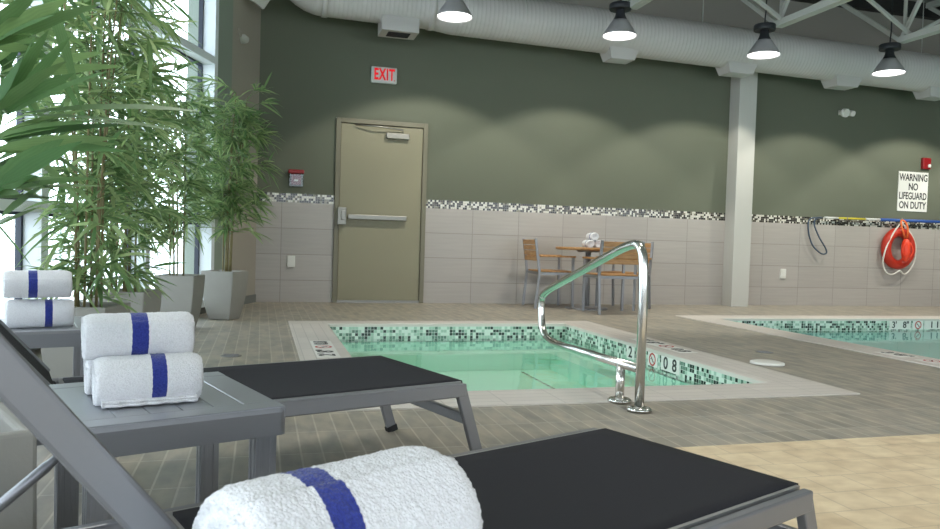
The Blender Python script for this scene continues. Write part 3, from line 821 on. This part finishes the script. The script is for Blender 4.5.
def planter(label, c, rotz, Htop, wt, wb, height, spread, seed, n_canes=6, n_spray=150, lo=.25, ll=.20, lw=.021, z_bulge=.55, wm=None, extra=None, mat='leaf', bias=None):
    rnd = random.Random(seed)
    t = thing('potted_bamboo', label, 'potted plant', (c[0], c[1], 0), rotz, 'potted bamboo along the windows')
    def sq(bm, w, z, r=.012):
        out = []
        for k, (sx, sy) in enumerate(((1, 1), (-1, 1), (-1, -1), (1, -1))):
            out.append(bm.verts.new((sx*w/2, sy*w/2, z)))
        return out
    bm = B(); wm = wm or wt*1.0
    prof = [(wb, 0)]
    for k in range(1, 9):
        u = k/8; w = wb+(wt-wb)*math.sin(u*PI/2)**.8
        prof.append((w, Htop*u))
    R = [sq(bm, w, z) for w, z in prof]+[sq(bm, wt-.05, Htop), sq(bm, wt-.07, Htop-.07)]
    for A, C in zip(R, R[1:]):
        for i in range(4): bm.faces.new((A[i], A[(i+1) % 4], C[(i+1) % 4], C[i]))
    bm.faces.new(R[0][::-1]); bm.faces.new(R[-1])
    bmesh.ops.recalc_face_normals(bm, faces=bm.faces)
    obj('planter_pot', bm, 'concrete', t, bevel=.008)
    bm = B(); s = (wt-.06)/2; n = 10; g = [[bm.verts.new((-s+2*s*i/n, -s+2*s*j/n, Htop-.045+rnd.uniform(-.006, .008))) for j in range(n+1)] for i in range(n+1)]
    for i in range(n):
        for j in range(n): bm.faces.new((g[i][j], g[i+1][j], g[i+1][j+1], g[i][j+1]))
    obj('soil', bm, 'soil', t)
    canes = []
    for k in range(n_canes):
        a = rnd.uniform(0, 2*PI); r0 = rnd.uniform(.03, .095); r1 = r0+rnd.uniform(.03, .16)*spread/.35
        hgt = height*rnd.uniform(.8, 1.0)
        pts = []
        for i in range(9):
            u = i/8; r = r0+(r1-r0)*u*u
            pts.append(Vector((r*math.cos(a+.3*u), r*math.sin(a+.3*u), Htop-.06+(hgt-Htop+.06)*u)))
        bm = B(); tube(bm, pts, [.0066*(1-.5*i/8) for i in range(9)], 8)
        for i in range(2, 16):   # nodes
            u = i/16; j = int(u*8); q = pts[j].lerp(pts[min(8, j+1)], u*8-j)
            lathe(bm, [(.0072*(1-.5*u), -.003), (.0088*(1-.5*u), 0), (.0072*(1-.5*u), .003)], 8, q, cap=False)
        obj('cane', bm, 'cane', t); canes.append(pts)
    bm = B(); Lr = bm.loops.layers.uv.verify(); tw = B()
    inv = Matrix.Rotation(-rotz, 3, 'Z')
    for k in range(n_spray):
        pts = rnd.choice(canes); u = lo+(1-lo)*rnd.random()**.9
        j = min(7, int(u*8)); q = pts[j].lerp(pts[j+1], u*8-j)
        a = rnd.uniform(0, 2*PI); ln = spread*rnd.uniform(.25, 1.)*(1-.6*abs(u-.75))
        d = Vector((math.cos(a), math.sin(a), rnd.uniform(.1, .9)))
        if bias and rnd.random() < bias[1]: d = inv@Vector((bias[0][0]+rnd.gauss(0, .5), bias[0][1]+rnd.gauss(0, .5), rnd.uniform(.0, .6)))
        d.normalize(); m = q+d*ln*.6; e = q+d*ln+Vector((0, 0, -.12*ln))
        tube(tw, [q, m, e], [.003, .0025, .0015], 5, False)
        spray(bm, Lr, None, e, (e-m), rnd, rnd.randint(6, 9), ll, lw)
    if extra:
        for (P, Q, w2) in extra:      # long leaves reaching into the room, base and tip in the room's own metres
            P = inv@(Vector(P)-Vector((c[0], c[1], 0))); Q = inv@(Vector(Q)-Vector((c[0], c[1], 0)))
            q = min((p for pts in canes for p in pts), key=lambda p: (p-P).length)
            tube(tw, [q, (q+P)/2+Vector((0, 0, .03)), P], [.004, .003, .002], 6, False)
            for k in range(3):
                j = Vector((rnd.gauss(0, .03), rnd.gauss(0, .05), rnd.gauss(0, .022))) if k else Vector()
                dv = Q-P+j*1.2; dv = dv.normalized()*min(dv.length, (Q-P).length); leaf(bm, Lr, P+j*.4, dv+Vector((0, 0, dv.length*.12)), dv.length, w2*1.2, .12, rnd, rnd.random())
    obj('twig', tw, 'twig', t)['kind'] = 'stuff'
    obj('foliage', bm, mat, t)['kind'] = 'stuff'
    return t

TH = math.radians(-12)
planter('bamboo in a grey tapered pot, the one deepest in the corner by the exit door', (-.315, 7.146), math.radians(-25), .443, .31, .20, 2.08, .38, 11, 7, 215, lo=.26)
planter('bamboo in a grey tapered pot, second from the back corner', (-.629, 6.434), TH, .437, .31, .20, 2.05, .32, 12, 6, 190, lo=.22)
planter('bamboo in a grey square pot, directly above the foreground towel stack', (-.761, 4.787), TH, .43, .30, .20, 2.3, .30, 13, 7, 205, lo=.04)
planter('bamboo in a grey square pot, standing just behind the left edge side table', (-.789, 3.847), TH, .43, .30, .20, 2.25, .34, 14, 8, 190, lo=.04)
ex = [((-0.404, 1.368, 0.978), (-0.318, 1.296, 1.104), 0.0194), ((-0.385, 1.261, 1.05), (-0.22, 1.164, 1.105), 0.0238), ((-0.399, 1.366, 0.965), (-0.22, 1.234, 1.026), 0.0227), ((-0.432, 1.427, 0.967), (-0.148, 1.242, 0.943), 0.0287), ((-0.414, 1.369, 0.922), (-0.206, 1.311, 0.955), 0.0227), ((-0.365, 1.196, 0.843), (-0.291, 1.282, 0.928), 0.0283), ((-0.415, 1.368, 0.89), (-0.317, 1.342, 0.938), 0.0211), ((-0.399, 1.309, 0.827), (-0.286, 1.226, 0.825), 0.0186), ((-0.417, 1.367, 0.841), (-0.254, 1.322, 0.866), 0.0211), ((-0.381, 1.251, 0.782), (-0.31, 1.232, 0.817), 0.0208), ((-0.422, 1.376, 1.071), (-0.361, 1.359, 1.073), 0.0194), ((-0.416, 1.368, 0.88), (-0.319, 1.339, 0.841), 0.0146), ((-0.397, 1.472, 1.048), (-0.233, 1.427, 1.071), 0.0158), ((-0.419, 1.373, 1.003), (-0.38, 1.468, 1.077), 0.0178), ((-0.388, 1.263, 1.074), (-0.294, 1.133, 1.103), 0.0208), ((-0.44, 1.435, 1.13), (-0.331, 1.457, 1.162), 0.0169), ((-0.431, 1.426, 0.937), (-0.294, 1.441, 0.995), 0.0169), ((-0.444, 1.479, 0.873), (-0.364, 1.458, 0.919), 0.0175), ((-0.401, 1.315, 0.971), (-0.382, 1.364, 1.053), 0.0155), ((-0.401, 1.312, 0.901), (-0.233, 1.37, 0.938), 0.0186), ((-0.435, 1.431, 1.046), (-0.334, 1.404, 1.107), 0.0152)]
planter('bamboo in a grey square pot at the left edge, beside the nearest lounger', (-.594, 1.548), math.radians(27), .42, .32, .335, 1.65, .24, 15, 5, 22, lo=.5, ll=.22, lw=.026, extra=ex, mat='leaf_near')

# ------------------------------------------------------------------ ceiling ductwork
du = thing('air_duct', 'long white round spiral air duct below the roof along the back wall', 'duct', (0, 8.45, 3.44))
def duct_z(x): return -.0135*(x-.5)
bm = B(); n = 32
rings = []
def dring(x, r, zc):
    return [bm.verts.new((x, r*math.cos(2*PI*k/n), zc+r*math.sin(2*PI*k/n))) for k in range(n)]
x = .62
while x < XR-.02:
    r = .232 if x < 1.80 else (.232+(x-1.80)/.25*.028 if x < 2.05 else .26)
    zc = duct_z(x)+.02
    for dx, dr_ in ((0, 0), (.03, 0), (.036, .003), (.042, 0)): rings.append(dring(x+dx, r+dr_, zc))
    x += .05
for A, C in zip(rings, rings[1:]):
    for k in range(n): bm.faces.new((A[k], C[k], C[(k+1) % n], A[(k+1) % n])).smooth = True
obj('spiral_tube', bm, 'duct', du)
# elbow turning up and back into the wall side
bm = B(); pts = []
for k in range(9):
    a = PI/2*k/8; pts.append((.62-.34*math.sin(a), 0, .02+.34*(1-math.cos(a))))
pts.append((.28, 0, .9)); tube(bm, pts, .234, 28); obj('elbow', bm, 'duct', du)
for x in (.62, 1.82): 
    bm = B(); tube(bm, [(x-.03, 0, duct_z(x)+.02), (x+.03, 0, duct_z(x)+.02)], .242, 32); obj('collar', bm, 'duct', du)
def diffuser(x0, x1, dark=False):
    xm = (x0+x1)/2; h = (x1-x0)/2; z = duct_z(xm)-.22
    bm = B()
    v = []
    for zz, s, y0, y1 in ((z+.06, 1.0, -.16, .16), (z-.10, 1.0 if dark else .74, -.16 if dark else -.12, .16 if dark else .12)):
        v += [bm.verts.new(p) for p in ((xm-h*s, y0, zz), (xm+h*s, y0, zz), (xm+h*s, y1, zz), (xm-h*s, y1, zz))]
    for f in ((0,3,2,1),(4,5,6,7),(0,1,5,4),(1,2,6,5),(2,3,7,6),(3,0,4,7)): bm.faces.new([v[i] for i in f])
    bmesh.ops.recalc_face_normals(bm, faces=bm.faces)
    o = obj('air_diffuser', bm, 'duct', du)
    bm = B()
    for k in range(-4, 5): box(bm, xm-h*.6, k*.022-.006, z-.106, xm+h*.6, k*.022+.006, z-.10)
    obj('diffuser_slats', bm, 'lamp_dark' if dark else 'joist', o)
diffuser(1.24, 1.66, True); diffuser(4.01, 4.43); diffuser(5.67, 6.13); diffuser(7.33, 7.79); diffuser(8.91, 9.37); diffuser(10.5, 11.06)
for x in (2.9, 5.38, 8.9, 11.5):
    bm = B(); z = duct_z(x)+.02
    tube(bm, [(x, -.27*math.cos(a), z+.27*math.sin(a)) for a in [PI*k/10 for k in range(11)]], .006, 6); tube(bm, [(x, -.0, z+.27), (x, 0, CEIL-3.44)], .006, 6); obj('hanger', bm, 'joist', du)

# roof joists
for x in (.1, 1.96, 3.86, 5.74, 7.52, 9.4, 11.2):
    t = thing('roof_joist', 'white steel bar joist', 'joist', (x, 0, 0), group='roof joists')
    lab = {1.96: 'white steel roof joist mostly out of frame above the second lamp', 3.86: 'white steel roof joist whose tip shows above the second lamp', 5.74: 'white steel roof joist above the third lamp from the left',
           7.52: 'white steel roof joist above the rightmost lamp', 9.4: 'white steel roof joist at the upper right corner'}
    t['label'] = lab.get(x, 'white steel roof joist running towards the camera')
    zb_, zt_ = 3.41, 4.45
    bm = B()
    for s in (-1, 1): beam(bm, (s*.03, 7.45, zb_), (s*.03, YF, zb_), .05, .07)
    obj('bottom_chord', bm, 'joist', t)
    bm = B()
    for s in (-1, 1): beam(bm, (s*.03, D-.12, zt_), (s*.03, YF, zt_), .05, .07)
    obj('top_chord', bm, 'joist', t)
    y = D-.15; k = 0
    bm = B(); beam(bm, (0, D-.15, zt_-.03), (0, 7.45, zb_), .045, .05); obj('web_member', bm, 'joist', t)
    y = 7.45
    while y > YF+1.2:
        bm = B(); beam(bm, (0, y, zb_), (0, y-.62, zt_-.03), .04, .04); obj('web_member', bm, 'joist', t)
        bm = B(); beam(bm, (0, y-.62, zt_-.03), (0, y-1.24, zb_), .04, .04); obj('web_member', bm, 'joist', t)
        y -= 1.24
    bm = B(); beam(bm, (0, 7.40, zb_), (0, 7.40, zt_), .03, .03, (0, 1, 0)); obj('web_member', bm, 'joist', t)
    if x in (3.86, 5.74, 7.52):   # bridging between neighbouring joists
        for q, (a, b) in enumerate((((0, 7.30, zb_+.02), (1.80, 7.30, zt_-.05)), ((0, 7.30, zt_-.05), (1.80, 7.30, zb_+.02)))):
            bm = B(); beam(bm, a, b, .035, .035); obj('bridging_bar', bm, 'joist', t)

# pendant lamps
LY = 7.50
def lamp_parts(x, zl, label, lit=True):
    t = thing('pendant_lamp', label, 'lamp', (x, LY, zl), group='pendant lamps')
    bm = B(); lathe(bm, [(.183, .0), (.185, .012), (.165, .045), (.130, .10), (.100, .145), (.085, .17), (.082, .17), (.096, .14), (.125, .097), (.16, .042), (.177, .012)], 40, cap=False); obj('reflector', bm, 'lamp_grey', t)
    bm = B(); lathe(bm, [(.176, .012), (.14, .0), (.08, -.007), (.0001, -.009)], 40, cap=False); obj('lens', bm, 'lens', t)
    bm = B(); lathe(bm, [(.092, .155), (.075, .18), (.056, .22), (.048, .26), (.05, .29)], 28); obj('neck', bm, 'lamp_dark', t)
    bm = B(); lathe(bm, [(.118, .285), (.122, .292), (.122, .345), (.115, .352), (.03, .36)], 28); obj('ballast_housing', bm, 'lamp_dark', t)
    bm = B(); tube(bm, [(0, 0, .35), (0, 0, .42), (.01, 0, .52), (0, 0, 4.4-zl)], .008, 8); obj('cord', bm, 'lamp_dark', t)
    if lit:
        ld = bpy.data.lights.new('lamp_light', 'SPOT'); ld.energy = SPOT_W; ld.spot_size = math.radians(107); ld.spot_blend = .22; ld.shadow_soft_size = .07; ld.color = (1, .97, .86)
        lo = bpy.data.objects.new('lamp_light', ld); COL.objects.link(lo); lo.parent = t; lo.location = (0, 0, -.03); lo.rotation_euler = (math.radians(19), 0, 0)
    return t
SPOT_W = 105
for x, z, lb in ((1.87, 3.085, 'leftmost of four round pendant lamps, cut by the top edge'), (3.745, 3.085, 'second pendant lamp from the left, glowing round lens'),
             (5.60, 3.055, 'third pendant lamp from the left, hanging in front of the white column'), (7.41, 3.01, 'rightmost round pendant lamp in view')):
    lamp_parts(x, z, lb)
for x in (9.25, 11.1):   # the row goes on to the right of the frame
    ld = bpy.data.lights.new('unseen_spot', 'SPOT'); ld.energy = SPOT_W; ld.spot_size = math.radians(107); ld.spot_blend = .22; ld.shadow_soft_size = .07; ld.color = (1, .97, .86)
    lo = bpy.data.objects.new('unseen_spot', ld); COL.objects.link(lo); lo.location = (x, LY, 3.0); lo.rotation_euler = (math.radians(19), 0, 0)

for x, y, e in ((-.6, 3.2, 60), (2.2, 3.4, 90), (5.0, 3.4, 90), (8.0, 3.4, 90), (.2, -.6, 50), (3.2, -.6, 60)):   # added fill spots, unseen overhead, brightening floor and loungers
    ld = bpy.data.lights.new('unseen_spot', 'SPOT'); ld.energy = e; ld.spot_size = math.radians(112); ld.spot_blend = .5; ld.shadow_soft_size = .25; ld.color = (1, .97, .90)
    lo = bpy.data.objects.new('unseen_spot', ld); COL.objects.link(lo); lo.location = (x, y, 3.3)
# added area lights facing down below the surface, brightening the pool basins
for x, y, e, c_ in ((1.73, 5.2, 1.2, (.95, 1, .97)), (7.0, 4.5, 9, (.95, 1, 1)), (9.5, 4.5, 9, (.95, 1, 1))):
    ld = bpy.data.lights.new('basin_fill_light', 'AREA'); ld.energy = e; ld.size = 2.0; ld.color = c_
    lo = bpy.data.objects.new('basin_fill_light', ld); COL.objects.link(lo); lo.location = (x, y, -.15)

# ------------------------------------------------------------------ wall fittings
t = thing('exit_sign', 'white EXIT sign with red letters above the tan door', 'sign', (1.375, D, 2.74))
bm = B(); box(bm, -.155, -.05, -.095, .155, 0, .095); obj('sign_box', bm, 'exit_white', t, bevel=.012)
text_obj('exit_lettering', 'EXIT', .185, 'exit_red', t, (.0, -.0515, 0), (PI/2, 0, 0), sx=.60, bold=.006, space=1.12)
bm = B(); lathe(bm, [(.006, 0), (.006, .004)], 10, (0, 0, 0))
for v in bm.verts: v.co = Vector((v.co.x+.125, -.05-v.co.z, v.co.y-.06))
obj('indicator_dot', bm, 'exit_red', t)

t = thing('warning_sign', 'white sheet reading WARNING NO LIFEGUARD ON DUTY on the green wall', 'sign', (9.395, D, 1.725))
bm = B(); box(bm, -.275, -.012, -.295, .275, 0, .295); obj('sign_panel', bm, 'label_white', t)
for k, (s, sx) in enumerate((('WARNING', .75), ('NO', .78), ('LIFEGUARD', .69), ('ON DUTY', .76))):
    text_obj('sign_lettering', s, .145, 'label_black', t, (0, -.0128, .205-.138*k), (PI/2, 0, 0), sx=sx, bold=.003)

t = thing('alarm_strobe', 'red fire alarm strobe on the wall above the warning sign', 'alarm', (9.60, D, 2.155))
bm = B(); box(bm, -.075, -.05, -.085, .075, 0, .085); obj('strobe_body', bm, 'alarm_red', t, bevel=.012)
bm = B(); box(bm, .005, -.075, -.06, .05, -.05, -.01); obj('strobe_lens', bm, 'white_plastic', t, bevel=.01)

t = thing('alarm_pull_station', 'red fire alarm pull station in a clear cover left of the door', 'alarm', (.375, D, 1.455))
bm = B(); box(bm, -.055, -.04, -.075, .055, .004, .06); obj('pull_body', bm, 'alarm_dark', t, bevel=.006)
bm = B(); box(bm, -.09, -.06, .055, .09, 0, .10); obj('cover_top', bm, 'alarm_red', t, bevel=.01)
bm = B(); box(bm, -.022, -.05, -.035, .022, -.04, -.015); obj('pull_handle', bm, 'white_plastic', t, bevel=.004)
bm = B(); box(bm, -.085, -.07, -.105, .085, 0, .055); obj('clear_cover', bm, 'clear_cover', t, bevel=.01)

t = thing('emergency_light', 'white twin emergency light high on the green wall right of the column', 'emergency light', (8.08, D, 2.80))
for dx, r in ((-.05, .06), (.07, .04)):
    bm = B(); tube(bm, [(dx, -.02, 0), (dx, -.06, -.005), (dx+.01, -.11, -.02)], [r*.6, r, r], 20); obj('lamp_head', bm, 'white_plastic', t)
bm = B(); box(bm, -.09, -.02, -.035, .14, .004, .035); obj('base_plate', bm, 'white_plastic', t, bevel=.006)

for x, z, lb in ((.34, .48, 'white wall outlet plate left of the exit door'), (7.16, .455, 'white wall outlet box right of the white column')):
    t = thing('outlet_plate', lb, 'outlet', (x, D, z), group='outlet plates')
    bm = B(); box(bm, -.045, -.02, -.068, .045, 0, .068); obj('plate', bm, 'white_plastic', t, bevel=.006)
    bm = B(); box(bm, -.02, -.026, -.045, .02, -.02, -.005); box(bm, -.02, -.026, .005, .02, -.02, .045); obj('socket', bm, 'white_plastic', t)

# sensor on the beige return wall, speaker at the top edge
p = wp(.56, 0, 0)
t = thing('wall_sensor', 'small round grey sensor on the beige wall strip by the window', 'sensor', (p.x, p.y, 2.88), math.atan2(WN.y, WN.x)+PI/2)
bm = B(); tube(bm, [(0, 0, 0), (0, -.03, 0), (0, -.07, -.01)], [.05, .05, .03], 18); obj('sensor_head', bm, 'paint_white', t)
bm = B(); box(bm, -.10, -.02, .01, -.03, 0, .09); obj('sensor_plate', bm, 'paint_beige', t, bevel=.004)
p = wp(.52, .16, 0)
t = thing('wall_speaker', 'tilted white speaker box at the top edge beside the window', 'speaker', (p.x, p.y, 3.33), .3)
bm = B(); box(bm, -.10, -.09, -.07, .10, .05, .12); s_ = obj('speaker_box', bm, 'paint_white', t, bevel=.01); s_.rotation_euler = (.3, .5, 0)
bm = B(); tube(bm, [(0, .0, .0), (-.1, .12, .05)], .02, 8); obj('speaker_bracket', bm, 'paint_white', t)

# ------------------------------------------------------------------ lifebuoy, pole and hook
t = thing('lifebuoy', 'orange-red ring buoy with white rope hanging on the tiled wall', 'lifebuoy', (9.11, D-.072, .868))
bm = B(); n = 40; pts = [(.225*math.cos(2*PI*k/n), 0, .245*math.sin(2*PI*k/n)) for k in range(n)]
tube(bm, pts, .068, 16, closed=True); obj('ring', bm, 'ring_red', t)
bm = B()
rp = [(.01, -.02, .42), (-.02, -.03, .36), (-.15, -.06, .25), (-.28, -.05, .0), (-.305, -.02, -.22), (-.22, -.02, -.38), (-.08, -.02, -.395), (.0, -.05, -.31),
      (.09, -.02, -.395), (.21, -.02, -.34), (.29, -.03, -.17), (.275, -.05, .06), (.17, -.06, .22), (.03, -.03, .36), (.01, -.02, .42)]
tube(bm, bez(rp, 5, .09), .011, 8)
obj('grab_rope', bm, 'rope', t)
bm = B(); tube(bm, [(.01, .071, .43), (.01, -.03, .43), (.01, -.035, .45)], .008, 8); obj('wall_hook', bm, 'satin', t)
t2 = thing('rescue_can', 'orange rescue buoy hanging by a strap inside the ring buoy', 'rescue buoy', (9.14, D-.175, .845))
bm = B(); lathe(bm, [(.02, -.17), (.042, -.145), (.06, -.04), (.06, .07), (.04, .145), (.02, .165)], 24); obj('can_body', bm, 'can_red', t2)
bm = B(); tube(bm, bez([(-.02, 0, .18), (-.07, .02, .33), (-.05, .07, .44), (.03, .07, .44), (.05, .02, .33), (.02, 0, .18)], 5, .06), .012, 8); obj('strap', bm, 'rope_orange', t2)
for s in (-1, 1):
    bm = B(); tube(bm, bez([(s*.04, -.03, -.11), (s*.095, -.04, -.05), (s*.095, -.04, .03), (s*.045, -.03, .11)], 4, .04), .010, 8); obj('grab_handle', bm, 'can_red', t2)

t = thing('rescue_pole', 'long yellow and blue reach pole on hooks along the top of the wall tiles', 'pole', (0, D-.06, 1.275))
def zz(x): return -.0 + .006*(x-7.7)
segs = [(7.78, 8.02, 'pole_white', .014), (8.02, 8.50, 'pole_yellow', .014), (8.50, 8.76, 'pole_white', .018), (8.76, 10.05, 'pole_blue', .022), (10.05, 11.3, 'pole_yellow', .016)]
nm = {'pole_white': 'white_sleeve', 'pole_yellow': 'yellow_section', 'pole_blue': 'blue_section'}
for a, b, m_, r in segs:
    bm = B(); tube(bm, [(a, 0, zz(a)), (b, 0, zz(b))], r, 12); obj(nm[m_], bm, m_, t)
bm = B(); hk = [(x_-.06*(x_ < 7.9), y_, z_) for x_, y_, z_ in [(7.80, 0, 0), (7.62, 0, -.01), (7.56, 0, -.06), (7.58, 0, -.25), (7.66, 0, -.42), (7.80, -.02, -.53), (7.885, -.03, -.52), (7.87, -.03, -.45), (7.74, -.02, -.28), (7.66, 0, -.10), (7.68, 0, -.02), (7.80, 0, 0)]]
tube(bm, bez(hk, 5, .08), .011, 8); obj('body_hook', bm, 'hook_blue', t)
for x in (8.15, 9.12, 10.6):
    bm = B(); tube(bm, [(x, .052, -.03), (x, -.0, -.035), (x, -.035, -.02), (x, -.038, .02)], .008, 8); obj('wall_hook', bm, 'satin', t)
# the far parallel pole behind, greenish tip seen at the frame edge
# ------------------------------------------------------------------ bistro set
t = thing('bistro_table', 'round wooden bistro table on a steel pedestal by the back wall', 'table', (3.85, 8.34, 0))
bm = B(); lathe(bm, [(.37, .715), (.40, .722), (.40, .742), (.392, .748)], 48); obj('table_top', bm, 'wood', t)
bm = B(); tube(bm, [(0, 0, .02), (0, 0, .715)], .035, 20); lathe(bm, [(.12, .69), (.14, .7), (.14, .716)], 20); obj('pedestal', bm, 'chair_silver', t)
bm = B(); lathe(bm, [(.26, 0), (.26, .012), (.22, .022), (.05, .035)], 40); obj('base', bm, 'chair_silver', t)
def chair(label, x, y, rot):
    """local: seat faces +y (towards the table), origin on the floor"""
    t = thing('bistro_chair', label, 'chair', (x, y, 0), rot, 'bistro chairs')
    w = .25
    for s in (-1, 1):
        bm = B(); beam(bm, (s*w, -.25, 0), (s*w, -.21, .44), .03, .03, (0, 1, 0)); beam(bm, (s*w, -.21, .43), (s*w, -.27, .84), .03, .03, (0, 1, 0)); obj('leg', bm, 'chair_silver', t, bevel=.004)
        bm = B(); beam(bm, (s*w, .22, 0), (s*w, .21, .62), .03, .03, (0, 1, 0)); obj('leg', bm, 'chair_silver', t, bevel=.004)
        bm = B(); beam(bm, (s*w, -.21, .63), (s*w, .24, .63), .045, .022); obj('armrest', bm, 'wood', t, bevel=.006)
        bm = B(); beam(bm, (s*w, -.2, .42), (s*w, .21, .42), .025, .03); obj('side_rail', bm, 'chair_silver', t)
    bm = B(); beam(bm, (-w, .2, .42), (w, .2, .42), .025, .03); beam(bm, (-w, -.2, .42), (w, -.2, .42), .025, .03); obj('seat_frame', bm, 'chair_silver', t)
    bm = B()
    for k in range(6): box(bm, -w+.016, -.2+k*.071, .438, w-.016, -.2+k*.071+.064, .455)
    obj('seat', bm, 'wood', t, bevel=.004)
    bm = B()
    for k in range(4):
        z0 = .57+k*.065; 
        y_ = -.225-(z0-.44)*.146
        beam(bm, (-w+.016, y_, z0+.03), (w-.016, y_, z0+.03), .016, .058)
    obj('backrest', bm, 'wood', t, bevel=.004)
    return t
chair('wood slat chair at the left of the bistro table, turned sideways', 3.42, 8.66, -PI/2-.25) if 0 else chair('wood slat chair at the left of the bistro table, turned sideways', 3.43, 8.54, -PI/2-.05)
chair('wood slat chair with its back to the camera, in front of the bistro table', 3.92, 7.83, -.03)
chair('wood slat chair at the right of the bistro table, mostly behind another chair', 4.36, 8.38, PI/2+.65)
# towels on the bistro table, end on
for (x, y, z, lb, sd) in ((3.80, 8.24, .749, 'small rolled white towel, lower left of three on the bistro table', 21), (3.905, 8.25, .749, 'small rolled white towel, lower right of three on the bistro table', 22), (3.855, 8.245, .838, 'small rolled white towel, top of three on the bistro table', 23)):
    towel(lb, (x, y), z, PI/2-.15, .24, .052, (-.055, -.030), sd, res=.006, n_layers=3.5)

# ------------------------------------------------------------------ light, world, camera
w = bpy.data.worlds.new('sky_world'); SC.world = w; w.use_nodes = True
nt = w.node_tree; bg = nt.nodes['Background']; bg.inputs[0].default_value = (.80, .91, 1, 1); bg.inputs[1].default_value = 4.6

f, pitch, roll, yaw, h = 741.34, -.0314921, .03035977, .2748989, .78207829
fw_ = Vector((math.sin(yaw)*math.cos(pitch), math.cos(yaw)*math.cos(pitch), math.sin(pitch)))
r_ = Vector((math.cos(yaw), -math.sin(yaw), 0)); u_ = r_.cross(fw_)
r2 = r_*math.cos(roll)+u_*math.sin(roll); u2 = u_*math.cos(roll)-r_*math.sin(roll)
cd = bpy.data.cameras.new('camera'); cam = bpy.data.objects.new('camera', cd); COL.objects.link(cam)
mw = Matrix((r2, u2, -fw_)).transposed().to_4x4(); mw.translation = (0, 0, h); cam.matrix_world = mw
cd.sensor_width = 36; cd.lens = f/940*36; cd.clip_start = .02; cd.clip_end = 200
cd.dof.use_dof = True; cd.dof.focus_distance = 3.2; cd.dof.aperture_fstop = 16
SC.camera = cam
SC.view_settings.view_transform = 'Standard'; SC.view_settings.exposure = .32
SC.cycles.max_bounces = 10; SC.cycles.transparent_max_bounces = 16
SC.cycles.use_denoising = True
SC.cycles.sample_clamp_indirect = 6
